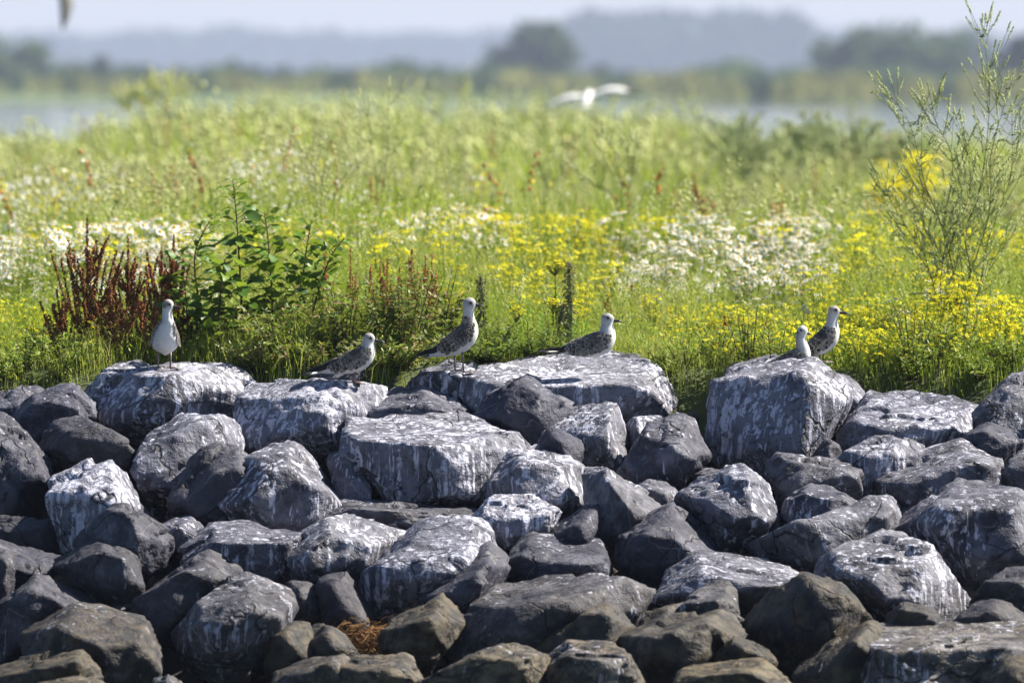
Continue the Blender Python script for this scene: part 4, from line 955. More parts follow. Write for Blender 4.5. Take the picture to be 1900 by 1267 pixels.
# the reed bed along the far water's edge
def card_mass(name, label, cat, n, fx, col, size, seed, mat):
    rng = np.random.default_rng(seed); P, S, C = fx(rng, n)
    e1 = rng.normal(size=(n, 3)) * [1, .6, .5]; e1 /= np.linalg.norm(e1, axis=1)[:, None]
    e2 = np.array([0, 0, 1.0]) + 0.5 * rng.normal(size=(n, 3)); e2 /= np.linalg.norm(e2, axis=1)[:, None]
    S = S[:, None]
    V = np.stack([P - e1 * S * .5, P + e1 * S * .5, P + e1 * S * .3 + e2 * S, P - e1 * S * .3 + e2 * S * .9], 1)
    F = (np.arange(n) * 4)[:, None, None] + np.array([(0, 1, 2), (0, 2, 3)])[None]
    o = link(name, make_mesh(name, V.reshape(-1, 3), F.reshape(-1, 3), np.repeat(C, 4, 0)), mat)
    tag(o, label, cat, kind='stuff')
    return o
def reeds(rng, n):
    px = rng.uniform(-300, 2200, n); d = rng.uniform(800, 930, n)
    d = d - 75 * np.clip((px - 1150) / 300, 0, 1)
    x = (px - 950) / FPX * d
    y = d + 8 * np.sin(x * .2)
    hmax = np.where(px < 110, .7, 1.0) * (2.0 + 0.5 * np.sin(px * .021) + .3 * np.sin(px * .06))
    z = WATER_Z + 0.1 + rng.uniform(0, 1, n) * np.clip(hmax, .5, 3)
    t = rng.uniform(0, 1, (n, 1)); C = np.array((0.10, 0.12, 0.035)) * (1 - t) + np.array((0.20, 0.18, 0.06)) * t
    dk = (np.sin(px * .05 + 1) + np.sin(px * .023) > .9)[:, None]
    C = np.where(dk, np.array((0.045, 0.065, 0.03)), C)
    return np.stack([x, y, z], -1), rng.uniform(.4, 1.1, n), C
card_mass('reed_bed', 'long green and straw coloured reed bed lining the far water edge', 'reeds', 16000, reeds, None, 1, 21, M_FAR)
def scrubland(rng, n):
    px = rng.uniform(-500, 2400, n); d = rng.uniform(940, 1250, n); x = (px - 950) / FPX * d
    hm = 1.6 + 1.6 * np.clip(fbm(np.stack([px * .012, 0 * px, 0 * px], -1), 3, 4) + .35, 0, 1.2)
    z = WATER_Z + .6 + rng.uniform(0, 1, n) * hm
    C = np.where(rng.random((n, 1)) < .5, np.array((0.06, 0.095, 0.03)), np.array((0.09, 0.125, 0.04))) * rng.uniform(.8, 1.2, (n, 1))
    return np.stack([x, d, z], -1), rng.uniform(.7, 1.5, n), C
card_mass('far_scrub', 'hazy green scrub band between the reed bed and the far trees', 'scrub', 12000, scrubland, None, 1, 23, M_FAR)
def wood(rng, n):
    px = rng.uniform(-600, 2500, n)
    d = rng.uniform(3900, 4300, n)
    near = (px > 1050) & (px < 1500)
    d = np.where(near, d - 900, d)
    x = (px - 950) / FPX * d
    toppx = 80 + 5 * np.sin(px * .011) + 4 * np.sin(px * .037 + 1) + 2 * np.sin(px * .11)
    toppx = np.where(near, 46 + 3 * np.sin(px * .05) + 10 * np.clip((px - 1440) / 60, 0, 1) ** 2 + 6 * np.clip((1090 - px) / 40, 0, 1), toppx)
    H = (152 - toppx) / FPX * d + 2
    z = -0.9 + rng.uniform(0, 1, n) ** .8 * H * .93
    C = np.array((0.035, 0.055, 0.03)) * rng.uniform(.7, 1.3, (n, 1))
    return np.stack([x, d, z], -1), rng.uniform(4, 7.5, n), C
card_mass('far_wood', 'long blue grey wood fading in the haze along the horizon', 'wood', 16000, wood, None, 1, 22, M_FAR)

mast = empty('mast', W(1487, 150, 4300)); tag(mast, 'faint thin mast rising above the far wood right of centre', 'mast')
mb = MB(); Hm = 52.0
for sx, sy in ((-1, -1), (1, -1), (1, 1), (-1, 1)):
    mb.tube([(sx * 2.2, sy * 2.2, 0), (sx * .6, sy * .6, Hm)], [.28, .2], (0.3, 0.31, 0.32), 5)
mb.build('lattice_legs', M_BARK, mast)
mb = MB()
for i in range(12):
    z = Hm * i / 12; r0 = 2.2 - 1.6 * i / 12; r1 = 2.2 - 1.6 * (i + 1) / 12; z1 = Hm * (i + 1) / 12
    mb.tube([(-r0, -r0, z), (r1, -r1, z1)], .14, (0.3, 0.31, 0.32), 4); mb.tube([(r0, -r0, z), (-r1, -r1, z1)], .14, (0.3, 0.31, 0.32), 4)
mb.build('bracing', M_BARK, mast)

# ------------------------------------------------------------------ haze: the air between camera and horizon
def haze_box():
    x0, x1, y0, y1, z0, z1 = -1500, 1500, -120, 5500, -2.8, 56
    V = [(x, y, z) for x in (x0, x1) for y in (y0, y1) for z in (z0, z1)]
    F = [(0, 1, 3, 2), (4, 6, 7, 5), (0, 4, 5, 1), (2, 3, 7, 6), (0, 2, 6, 4), (1, 5, 7, 3)]
    m, nt, out = new_mat('haze_air')
    v = nt.nodes.new('ShaderNodeVolumePrincipled')
    v.inputs['Color'].default_value = (0.64, 0.735, 1.0, 1)
    v.inputs['Density'].default_value = 0.00021
    v.inputs['Anisotropy'].default_value = 0.0
    nt.links.new(v.outputs[0], out.inputs['Volume'])
    o = link('haze', make_mesh('haze', np.array(V), np.array(F)), m)
    tag(o, 'thin blue haze over the lake and the far shore', 'haze', kind='stuff')
haze_box()
# ------------------------------------------------------------------ the meadow
def gz(x, y): return float(ground_z(x, y))
def at_ground(px, d):
    x = (px - 950.0) / FPX * d
    return np.array([x, d, gz(x, d)])

GREEN = np.array((0.085, 0.150, 0.014)); YGREEN = np.array((0.180, 0.225, 0.022)); STRAW = np.array((0.32, 0.29, 0.13)); PALE = np.array((0.29, 0.33, 0.10)); DKGREEN = np.array((0.028, 0.060, 0.012))
def sward_h(x, d):
    """height of the grass: short against the boulders, knee high behind"""
    px = x / d * FPX + 950
    cl = fbm(np.stack([np.asarray(x) * 2.6, np.asarray(d) * 1.6, 0 * np.asarray(x)], -1).reshape(-1, 3), 3, 91).reshape(np.shape(x))
    h = (0.16 + 0.20 * np.clip((d - 30.6) / 5.0, 0, 1)) * np.clip(1 + .55 * cl, .45, 1.6) + 0.16 * np.clip((d - 48) / 20, 0, 1) * np.clip((px - 60) / 200, 0.1, 1) * np.clip(1.0 - np.clip((px - 1250) / 120, 0, 1), .15, 1)
    h = h + 0.13 * np.clip((d - 58) / 22, 0, 1) * np.clip((px - 170) / 130, 0.1, 1) * np.clip(1.0 - np.clip((px - 1250) / 120, 0, 1), 0, 1)
    h = h + 0.12 * np.exp(-((px - 560) / 300.0) ** 2) * np.clip((d - 30.4) / .6, 0, 1)
    h = h + 0.06 * np.sin(x * 2.1 + d * .8) * np.clip((d - 31) / 3, 0, 1) + 0.10 * np.sin(x * .7 + 2 + d * .31) * np.clip((d - 36) / 4, 0, 1)
    return h
def blades(name, label, n, dr, margin, width, seed, pale, hs=1.0):
    rng = np.random.default_rng(seed)
    d = dr[0] + (dr[1] - dr[0]) * rng.uniform(0, 1, n)
    x = rng.uniform(-1, 1, n) * (1000.0 / FPX * d + margin)
    ok = off_rock(x, d) & ~((np.abs(x / d * FPX + 950 - 1535) < 55) & (d < 30.6)); x, d = x[ok], d[ok]; n = len(x)
    z = ground_z(x, d)
    h = sward_h(x, d) * rng.uniform(.45, 1.15, n) * hs
    az = rng.uniform(0, 6.28, n); lean = rng.uniform(.05, .9, n)
    w = width * rng.uniform(.6, 1.3, n)
    dirv = np.stack([np.cos(az), np.sin(az), 0 * az], -1); sd = np.stack([-np.sin(az), np.cos(az), 0 * az], -1)
    b = np.stack([x, d, z - .01], -1)
    mid = b + dirv * (h * lean * .35)[:, None] + np.array([0, 0, 1.0]) * (h * .6)[:, None]
    tip = b + dirv * (h * lean)[:, None] + np.array([0, 0, 1.0]) * (h * np.sqrt(1 - lean ** 2 * .5))[:, None]
    V = np.stack([b - sd * w[:, None] * .5, b + sd * w[:, None] * .5, mid + sd * w[:, None] * .42, mid - sd * w[:, None] * .42, tip], 1)
    F = (np.arange(n) * 5)[:, None, None] + np.array([(0, 1, 2), (0, 2, 3), (3, 2, 4)])[None]
    pch = fbm(np.stack([x * .9, d * .5, 0 * x], -1), 3, 77)
    t = rng.uniform(0, 1, n) + .35 * pch
    C = np.where((t < .33)[:, None], GREEN, np.where((t < .8 - pale)[:, None], YGREEN, np.where((t < 1.0)[:, None], PALE, STRAW)))
    C = C * rng.uniform(.75, 1.25, (n, 1))
    o = link(name, make_mesh(name, V.reshape(-1, 3), F.reshape(-1, 3), np.repeat(C, 5, 0)), M_GRASS)
    tag(o, label, 'grass', kind='stuff')
blades('meadow_grass', 'fresh green grass growing close behind the boulders', 95000, (30.42, 35.5), .8, .0034, 31, .22)
blades('meadow_grass', 'knee high grass in the middle of the meadow', 95000, (35.5, 50), 1.2, .010, 32, .26)
blades('meadow_grass', 'blurred pale grass in the far half of the meadow', 65000, (50, 88), 2.5, .022, 33, .34, 1.15)
# broad leaved herbs between the grasses
def herbs(name, label, n, dr, seed, size, hs=.8):
    rng = np.random.default_rng(seed); mb = MB()
    d = rng.uniform(dr[0], dr[1], n); x = rng.uniform(-1, 1, n) * (1000.0 / FPX * d + .6)
    ok = off_rock(x, d); x, d = x[ok], d[ok]; n = len(x)
    z = ground_z(x, d) + sward_h(x, d) * rng.uniform(.05, hs, n)
    L = size * rng.uniform(.6, 1.4, n); az = rng.uniform(0, 6.28, n); el = rng.uniform(-.3, .9, n)
    dv = np.stack([np.cos(az) * np.cos(el), np.sin(az) * np.cos(el), np.sin(el)], -1); sd = np.stack([-np.sin(az), np.cos(az), 0 * az], -1)
    up = np.cross(dv, sd); b = np.stack([x, d, z], -1); L3 = L[:, None]
    V = np.stack([b, b + dv * L3 * .45 + sd * L3 * .17 - up * L3 * .05, b + dv * L3, b + dv * L3 * .45 - sd * L3 * .17 - up * L3 * .05], 1)
    F = (np.arange(n) * 4)[:, None, None] + np.array([(0, 1, 2), (0, 2, 3)])[None]
    t = rng.uniform(0, 1, (n, 1)); C = np.where(t < .42, GREEN, np.where(t < .72, YGREEN, np.where(t < .82, PALE, DKGREEN))) * rng.uniform(.7, 1.3, (n, 1))
    o = link(name, make_mesh(name, V.reshape(-1, 3), F.reshape(-1, 3), np.repeat(C, 4, 0)), M_LEAF)
    tag(o, label, 'herbs', kind='stuff')
herbs('ground_cover', 'small leafy herbs tangled through the near grass', 100000, (30.42, 34), 41, .020, 1.1)
herbs('ground_cover', 'leafy herbs under the nearer flowers', 60000, (34, 38), 43, .030, 1.05)
herbs('ground_cover', 'leafy herbs through the middle of the meadow', 40000, (36, 52), 42, .06)
# pale seed heads on thin stalks, far more than one could count
def seedheads(name, label, n, dr, seed, grain, col, ngr, up=(1.0, 1.35)):
    rng = np.random.default_rng(seed)
    d = rng.uniform(dr[0], dr[1], n); x = rng.uniform(-1, 1, n) * (1000.0 / FPX * d + 1)
    keep = fbm(np.stack([x * .5, d * .25, 0 * x], -1), 3, seed) > -.35
    d, x = d[keep], x[keep]; n = len(d)
    h = sward_h(x, d) * rng.uniform(up[0], up[1], n); z = ground_z(x, d)
    lean = rng.normal(size=(n, 2)) * .12
    P = []
    for k in range(ngr):
        f = 1 - .30 * k / ngr
        P.append(np.stack([x + lean[:, 0] * h * f * f, d + lean[:, 1] * h * f * f, z + h * f], -1))
    mb = MB(); PP = np.concatenate(P) + rng.normal(size=(n * ngr, 3)) * grain * .6
    mb.grains(PP, grain, np.array(col), rng)
    V, F, C = mb.arrays()
    o = link(name, make_mesh(name, V, F, C), M_STEM)
    tag(o, label, 'seed heads', kind='stuff')
seedheads('seed_heads', 'pale seed heads scattered over the near meadow', 900, (32, 37), 51, .0045, (0.34, 0.36, 0.18), 12)
seedheads('seed_heads', 'creamy seed heads over the middle of the meadow', 6000, (37, 55), 52, .010, (0.36, 0.37, 0.18), 8)
seedheads('seed_heads', 'blurred creamy seed heads over the far meadow', 4200, (55, 86), 53, .028, (0.34, 0.36, 0.17), 6, (.9, 1.3))
seedheads('seed_heads', 'blurred rusty seed heads thinly spread in the meadow', 260, (38, 70), 54, .014, (0.22, 0.08, 0.04), 9)
# far flower drifts, beyond counting
def drift(name, label, cat, areas, size, col, seed):
    rng = np.random.default_rng(seed); P = []
    for (p0, p1, d0, d1, n) in areas:
        d = rng.uniform(d0, d1, n); x = (rng.uniform(p0, p1, n) - 950) / FPX * d
        ok = fbm(np.stack([x * 1.2, d * .4, 0 * x], -1), 3, seed + 1) > -.15
        d, x = d[ok], x[ok]; n = len(d)
        P.append(np.stack([x, d, ground_z(x, d) + sward_h(x, d) * rng.uniform(.8, 1.12, n)], -1))
    mb = MB(); mb.grains(np.concatenate(P), size, np.array(col), rng); V, F, C = mb.arrays()
    o = link(name, make_mesh(name, V, F, C), M_FLOWER); tag(o, label, cat, kind='stuff')
drift('daisy_drift', 'blurred white daisy drifts in the middle of the meadow', 'daisies', [(-100, 230, 40, 47, 1000), (420, 900, 38, 44, 1000), (-100, 900, 47, 56, 700), (820, 1400, 41, 46, 350)], .013, (0.78, 0.78, 0.74), 61)
drift('yellow_flower_drift', 'blurred yellow flower drifts in the middle of the meadow', 'flowers', [(-100, 600, 38, 44, 1200), (880, 1300, 40, 48, 900), (-100, 2000, 44, 60, 1400)], .011, (0.72, 0.64, 0.03), 62)

# ---------------- flower heads and flowering plants
def daisy_mesh(name, r, petal, disc, npet=11):
    mb = MB(); rng = np.random.default_rng(3)
    for i in range(npet):
        a = 2 * math.pi * i / npet; da = math.pi / npet * .82
        p = lambda rr, aa, z: (rr * math.cos(aa), rr * math.sin(aa), z)
        dz = -0.25 * r * rng.uniform(.3, 1.2)
        V = [p(.22 * r, a - da, 0), p(.22 * r, a + da, 0), p(.8 * r, a + da * .62, dz * .6), p(r, a, dz), p(.8 * r, a - da * .62, dz * .6)]
        mb.add(V, [(0, 1, 2), (0, 2, 4), (4, 2, 3)], petal)
    k = 8; V = [(0, 0, .34 * r)]
    for rr, z in ((.22, .26), (.36, 0.04)):
        for i in range(k): V.append((rr * r * math.cos(6.283 * i / k), rr * r * math.sin(6.283 * i / k), z * r))
    F = [(0, 1 + i, 1 + (i + 1) % k) for i in range(k)]
    for i in range(k):
        a, b = 1 + i, 1 + (i + 1) % k; F += [(a, a + k, b + k), (a, b + k, b)]
    mb.add(V, F, disc)
    return mb
DAISY = daisy_mesh('daisy', .0225, (0.84, 0.86, 0.90), (0.55, 0.36, 0.02))
YELL = daisy_mesh('ragwort_flower', .0125, (0.78, 0.74, 0.05), (0.64, 0.50, 0.02), 9)
ME_DAISY = DAISY.mesh('flower_head'); ME_DAISY.materials.append(M_FLOWER)
ME_YELL = YELL.mesh('flower_head'); ME_YELL.materials.append(M_FLOWER)

def herb_frame(rng, H, nst, spread, leaf_len, leafcol, stemcol=(0.075, 0.12, 0.022), nleaf=9, forks=3):
    """stems, leaves and the places of the flower heads of a bushy herb"""
    mb = MB(); heads = []
    for i in range(nst):
        a = rng.uniform(0, 6.28); s = spread * rng.uniform(.2, 1)
        top = np.array([math.cos(a) * s, math.sin(a) * s, H * rng.uniform(.72, 1.05)])
        P = spline([(0, 0, 0), top * [.3, .3, .45], top], 6)
        mb.tube(P, np.linspace(.0030, .0014, 6), stemcol, 3, False)
        heads.append(top)
        for f in range(forks):
            q = P[2 + f % 3]; e = q + np.array([rng.normal() * .05, rng.normal() * .05, H * rng.uniform(.12, .32)])
            mb.tube([q, (q + e) / 2 + [0, 0, .01], e], [.0016, .0013, .001], stemcol, 3, False); heads.append(e)
        for k in range(nleaf):
            q = P[rng.integers(1, 6)]; az = rng.uniform(0, 6.28)
            dv = np.array([math.cos(az), math.sin(az), rng.uniform(.1, 1.1)])
            mb.leaf(q, dv, np.array([-math.sin(az), math.cos(az), 0.2]), leaf_len * rng.uniform(.6, 1.3), leaf_len * .18, np.array(leafcol) * rng.uniform(.7, 1.35), .2, .1)
    return mb, heads
def flower_proto(seed, H, nst, spread, src, leafcol, leaf_len, cluster=1, nleaf=9, forks=3):
    rng = np.random.default_rng(seed)
    mb, heads = herb_frame(rng, H, nst, spread, leaf_len, leafcol, nleaf=nleaf, forks=forks)
    fol = mb.mesh('foliage'); fol.materials.append(M_GRASS)
    SV, SF, SC = src.arrays(); mf = MB(); pos = []
    for h in heads:
        for c in range(cluster):
            o = h + (np.array([rng.normal() * .016, rng.normal() * .016, rng.uniform(-.006, .008)]) if cluster > 1 else 0)
            tx, ty = rng.normal() * .35, rng.normal() * .35 - .12; sc_ = rng.uniform(.75, 1.2)
            pos.append((o, tx, ty, sc_))
            V = SV * sc_; V = np.stack([V[:, 0], V[:, 1], V[:, 2] + V[:, 0] * tx + V[:, 1] * ty], -1)
            mf.add(V + o, SF, SC)
    fl = mf.mesh('flowers'); fl.materials.append(M_FLOWER)
    return fol, fl, pos
MAY = [flower_proto(200 + i, .46, 7, .12, DAISY, (0.065, 0.12, 0.02), .030, 1) for i in range(5)]
RAG = [flower_proto(220 + i, .44, 6, .13, YELL, (0.060, 0.125, 0.018), .034, 4) for i in range(5)]
LOW = [flower_proto(240 + i, .20, 4, .09, YELL, (0.060, 0.125, 0.018), .026, 2, 8, 2) for i in range(4)]
GOLDP = [flower_proto(260 + i, .46, 22, .12, YELL, (0.060, 0.125, 0.018), .034, 7, 6, 2) for i in range(3)]
prng = np.random.default_rng(9)
def plant(name, label, cat, group, proto, head_me, base, scale, single=False, rot=None):
    fol, fl, pos = proto
    root = empty(name, base); tag(root, label, cat, group)
    root.scale = (scale,) * 3; root.rotation_euler = (0, 0, prng.uniform(0, 6.28) if rot is None else rot)
    link('foliage', fol, None, root)
    if single:
        for (o, tx, ty, s_) in pos:
            h = link('flower_head', head_me, None, root, o); h.scale = (s_,) * 3; h.rotation_euler = (math.atan(ty), -math.atan(tx), 0)
    else:
        f = link('flowers', fl, None, root); f['kind'] = 'stuff'
    return root
def patch(name, label, cat, protos, head_me, n, pxr, dr, hrel, single=False):
    for i in range(n):
        d = prng.uniform(*dr); px = prng.uniform(*pxr); b = at_ground(px, d)
        s = float(np.clip(float(sward_h(b[0], d)) * prng.uniform(*hrel) / .46, .3, 1.0))
        row = 'front' if d < dr[0] + (dr[1] - dr[0]) / 3 else 'middle' if d < dr[0] + (dr[1] - dr[0]) * 2 / 3 else 'back'
        third = 'left' if px < pxr[0] + (pxr[1] - pxr[0]) / 3 else 'central' if px < pxr[0] + (pxr[1] - pxr[0]) * 2 / 3 else 'right'
        lab = label if n < 15 else label.replace(' plant ', ' plant at the %s %s ' % (third, row) ,1) if ' plant ' in label else label.replace(' flower ', ' flower at the %s %s ' % (third, row), 1)
        plant(name, lab, cat, label_group[label], protos[i % len(protos)], head_me, b, s, single)
label_group = {}
def P_(name, label, group, *a, **k):
    label_group[label] = group; patch(name, label, *a, **k)
P_('daisy_plant', 'white daisy plant of the drift behind the dark red docks', 'daisies of the left drift', 'daisy plant', MAY, ME_DAISY, 125, (-30, 400), (32.3, 37.5), (1.0, 1.3))
P_('daisy_plant', 'white daisy plant of the clump behind the upright gull', 'daisies of the central clump', 'daisy plant', MAY, ME_DAISY, 34, (740, 925), (35.5, 38.5), (1.05, 1.3))
P_('daisy_plant', 'white daisy plant of the big drift left of the paired gulls', 'daisies of the right drift', 'daisy plant', MAY, ME_DAISY, 125, (1130, 1540), (33.0, 38.0), (.95, 1.3))
P_('daisy_plant', 'white daisy plant of the scatter behind the saplings', 'daisies behind the saplings', 'daisy plant', MAY, ME_DAISY, 20, (420, 780), (35, 38.5), (1.0, 1.25))
P_('ragwort', 'yellow flowered plant of the tuft under the airy bush', 'yellow flowers at the airy bush', 'wildflower', RAG, ME_YELL, 18, (1670, 1870), (31.0, 31.65), (1.2, 2.0))
P_('ragwort', 'yellow flowered plant of the scatter behind the sorrel', 'yellow flowers behind the sorrel', 'wildflower', RAG, ME_YELL, 24, (440, 860), (33, 38.5), (.9, 1.2))
P_('daisy_plant', 'sparse sharp daisy plant right of the paired gulls', 'sharp daisies at the right', 'daisy plant', MAY, ME_DAISY, 9, (1660, 1910), (31.2, 32.6), (.9, 1.2), single=True)
P_('ragwort', 'yellow flowered plant of the drift above the resting gull', 'yellow flowers of the central drift', 'wildflower', RAG, ME_YELL, 66, (830, 1220), (31.3, 39.5), (.95, 1.3))
P_('ragwort', 'yellow flowered plant of the bank below the airy bush', 'yellow flowers of the right bank', 'wildflower', RAG, ME_YELL, 66, (1400, 1930), (31.6, 39.0), (.95, 1.3))
P_('ragwort', 'yellow flowered plant between the left daisies and the boulders', 'yellow flowers at the left', 'wildflower', RAG, ME_YELL, 36, (-30, 440), (31.8, 38.5), (.9, 1.15))
P_('low_yellow_flower', 'low yellow flower of the short grass at right', 'low yellow flowers at the right', 'wildflower', LOW, ME_YELL, 185, (1230, 1930), (30.5, 32.8), (1.8, 3.2))
P_('low_yellow_flower', 'low yellow flower of the short grass at left', 'low yellow flowers at the left', 'wildflower', LOW, ME_YELL, 30, (-30, 160), (30.7, 32.8), (1.7, 2.4))

# ---------------- docks and sorrels: stems crowded with dry red-brown seed
def dock(name, label, px, d, top, nbr, spread, col, seed, group=None, grain=.0048, cat='dock plant', lean=0.0, step=.0075):
    rng = np.random.default_rng(seed)
    b = at_ground(px, d); H = (ZC - (top - HY) / FPX * d) - b[2]
    root = empty(name, b); tag(root, label, cat, group)
    mb = MB(); main = spline([(0, 0, 0), (lean * .3, 0, H * .4), (lean, 0, H)], 12)
    mb.tube(main, np.linspace(.005, .0015, 12), np.array(col) * .8, 5)
    P = []
    def spike(Q, f0):
        L = np.linalg.norm(np.diff(Q, axis=0), axis=1).sum(); m = int(L * (1 - f0) / step) + 2
        for k in range(m):
            f = f0 + (1 - f0) * k / m; i = f * (len(Q) - 1); j = min(int(i), len(Q) - 2); c = Q[j] * (1 - i + j) + Q[j + 1] * (i - j)
            if rng.random() < .12: continue
            r = .0085 * (1 - .6 * f) + .002
            for q in range(5):
                a = rng.uniform(0, 6.28); P.append(c + np.array([math.cos(a) * r * rng.uniform(.3, 1), math.sin(a) * r * rng.uniform(.3, 1), rng.normal() * .002]))
    spike(main, .35)
    for i in range(nbr):
        f = rng.uniform(.12, .82); j = int(f * 11); s = main[j]; a = rng.uniform(0, 6.28)
        L = H * (1 - f) * rng.uniform(.55, .95); out = spread * rng.uniform(.35, 1) * (1.1 - f)
        e = s + np.array([math.cos(a) * out, math.sin(a) * out * .7, L])
        Q = spline([s, s + (e - s) * [.55, .55, .35], e], 9); mb.tube(Q, np.linspace(.003, .001, 9), np.array(col) * .8, 3, False); spike(Q, .12)
    mb.build('stem', M_STEM, root)
    ms = MB(); ms.grains(np.array(P), grain, np.array(col), rng); o = ms.build('seed_spikes', M_STEM, root); o['kind'] = 'stuff'
    ml = MB()
    for i in range(5):
        a = rng.uniform(0, 6.28); ml.leaf((0, 0, H * .03 * i), (math.cos(a), math.sin(a), .5), (-math.sin(a), math.cos(a), 0), .16, .035, (0.06, 0.085, 0.02) if i % 2 else (0.13, 0.05, 0.02), .4)
    ml.build('leaves', M_LEAF, root)
    return root
DR = (0.185, 0.078, 0.036)
dock('dock', 'tallest dark red dock plant, at the left among the daisies', 162, 30.85, 398, 32, .26, DR, 71)
dock('dock', 'dark red dock with one slim spire, second from the left', 238, 31.0, 440, 24, .17, DR, 72)
dock('dock', 'dark red dock close behind the frontal gull', 300, 31.15, 462, 24, .17, DR, 73)
dock('dock', 'dark red dock spire touching the leafy saplings', 322, 31.25, 434, 22, .15, DR, 74)
dock('dock', 'short rusty dock low at the left edge', 62, 31.3, 598, 7, .10, (0.12, 0.030, 0.018), 75, lean=.05)
dock('dock', 'slim short rusty dock between the left edge and the tallest dock', 100, 31.0, 588, 6, .09, (0.12, 0.030, 0.018), 76, lean=.03)
dock('dock', 'low red brown dock right behind the frontal gull legs', 340, 30.9, 560, 10, .12, (0.09, 0.026, 0.016), 77)
dock('dock', 'half height brown dock filling in right of the tallest dock', 205, 30.75, 520, 20, .16, DR, 66)
dock('dock', 'half height brown dock leaning left of the tallest dock', 122, 30.8, 535, 18, .14, DR, 67, lean=-.04)
dock('dock', 'half height brown dock left of the frontal gull', 268, 30.8, 530, 20, .16, DR, 68)
SR = (0.27, 0.085, 0.045)
srng = np.random.default_rng(5)
for i in range(44):
    px = 600 + 235 * srng.random(); dock('sorrel', 'thin rusty sorrel spike in the stand left of the upright central gull', px, 31.2 + .5 * srng.random(), 455 + 110 * srng.random(), 4, .045, np.array(SR) * srng.uniform(.7, 1.15), 300 + i, 'rusty sorrel spikes', .0034, 'sorrel', 0, .009)
for i, (px, d, top, lab) in enumerate([(1172, 33.0, 522, 'red dock in the green left of the daisy drift, taller of two'), (1196, 33.2, 548, 'red dock in the green left of the daisy drift, shorter of two'), (1128, 32.4, 545, 'slim red dock right above the resting gull'),
        (1240, 32.6, 575, 'faint red dock below the right daisy drift'), (1345, 31.6, 585, 'thin red dock left of the paired gulls'), (1776, 31.6, 548, 'bright red dock spire right of the paired gulls'), (1786, 31.6, 575, 'short red dock beside the bright red spire'), (940, 33.4, 560, 'small red dock right of the upright central gull')]):
    dock('dock', lab, px, d, top, 5, .045, (0.20, 0.030, 0.020), 90 + i, None, .0050)
dock('dock', 'blurred rust red dock standing far back in the meadow', 1287, 46.0, 322, 12, .10, (0.20, 0.050, 0.030), 99, None, .008)
dock('dock', 'short blurred rusty dock right of the far rust red one', 1352, 47.0, 345, 8, .08, (0.16, 0.055, 0.030), 98, None, .007)

# ---------------- leafy saplings: every leaf on its own
def leaf_mesh(seed):
    rng = np.random.default_rng(seed); n = 7; V, F = [], []
    for i in range(n):
        f = i / (n - 1); w = .30 * math.sin(math.pi * min(1, f * .93 + .035)) ** .8; z = -.22 * f * f + .05 * math.sin(5 * f + seed)
        V += [(f, -w, z + .20 * w), (f, 0, z), (f, w, z + .20 * w)]
    for i in range(n - 1):
        for j in range(2):
            a = i * 3 + j; F += [(a, a + 1, a + 4), (a, a + 4, a + 3)]
    V = np.array(V); V[:, 2] += rng.normal(size=len(V)) * .012
    return V, np.array(F)
LEAVES = []
for i, c in enumerate([(0.050, 0.110, 0.016), (0.075, 0.150, 0.018), (0.115, 0.185, 0.022), (0.035, 0.080, 0.022)]):
    for s_ in (0, 1):
        V, F = leaf_mesh(i * 2 + s_); me = make_mesh('leaf', V, F, np.tile(c, (len(V), 1)), True); me.materials.append(M_LEAF); LEAVES.append(me)
def sapling(label, bx, pts, d, nl, size, seed):
    rng = np.random.default_rng(seed); b = at_ground(bx, d)
    root = empty('leafy_sapling', b); tag(root, label, 'sapling', 'leafy saplings behind the boulders')
    Q = spline([(0, 0, 0)] + [W(x, y, d + o) - b for x, y, o in pts], 22)
    mb = MB(); mb.tube(Q, np.linspace(.0055, .0014, 22), (0.060, 0.042, 0.030), 6)
    spots = []
    for i in range(nl):
        f = .10 + .9 * (i + .3) / nl; k = f * 21; j = min(int(k), 20); c = Q[j] * (1 - k + j) + Q[j + 1] * (k - j)
        a = i * 2.4 + rng.normal() * .3; r = (.13 * (1 - f) + .018) * rng.uniform(.2, 1.2)
        e = c + np.array([math.cos(a) * r, math.sin(a) * r, r * .6])
        mb.tube([c, (c + e) / 2 + [0, 0, -.002], e], [.0016, .0013, .001], (0.07, 0.055, 0.03), 4, False)
        spots.append((e, a, f))
        if r > .05: spots.append(((c + e) / 2, a + 1.1, f)); spots.append((e, a - 1.0, f))
    mb.build('stem', M_STEM, root)
    for (e, a, f) in spots:
        L = size * 1.22 * rng.uniform(.6, 1.15) * (1.05 - .45 * max(0, f - .6) / .4)
        me = LEAVES[int(rng.integers(0, 8)) if f < .8 else int(rng.integers(2, 6))]
        o = link('leaf', me, None, root, e); o.scale = (L, L * rng.uniform(.8, 1.15), L)
        o.rotation_euler = (rng.normal() * .45, -rng.uniform(-.35, .75), a)
sapling('tallest leafy sapling, its bare twig tip rising over the others', 452, [(448, 560, 0), (440, 420, .02), (432, 332, .0)], 30.95, 58, .064, 401)
sapling('leftmost leafy sapling, leaning over the docks', 375, [(368, 560, 0), (362, 470, .02), (395, 398, 0)], 31.05, 50, .060, 402)
sapling('leafy sapling second right of the tallest one', 510, [(505, 560, 0), (498, 450, 0), (490, 392, 0)], 31.0, 50, .058, 403)
sapling('leafy sapling with a yellowish tip, third from the right', 548, [(556, 580, 0), (566, 480, 0), (578, 408, 0)], 31.1, 46, .056, 404)
sapling('rightmost leafy sapling, bending right over the rusty sorrel', 566, [(585, 560, 0), (612, 480, 0), (640, 440, 0)], 31.0, 42, .054, 405)
sapling('low leafy sapling between the frontal gull and the tallest sapling', 410, [(405, 600, 0), (412, 520, 0), (418, 480, 0)], 30.8, 30, .060, 406)
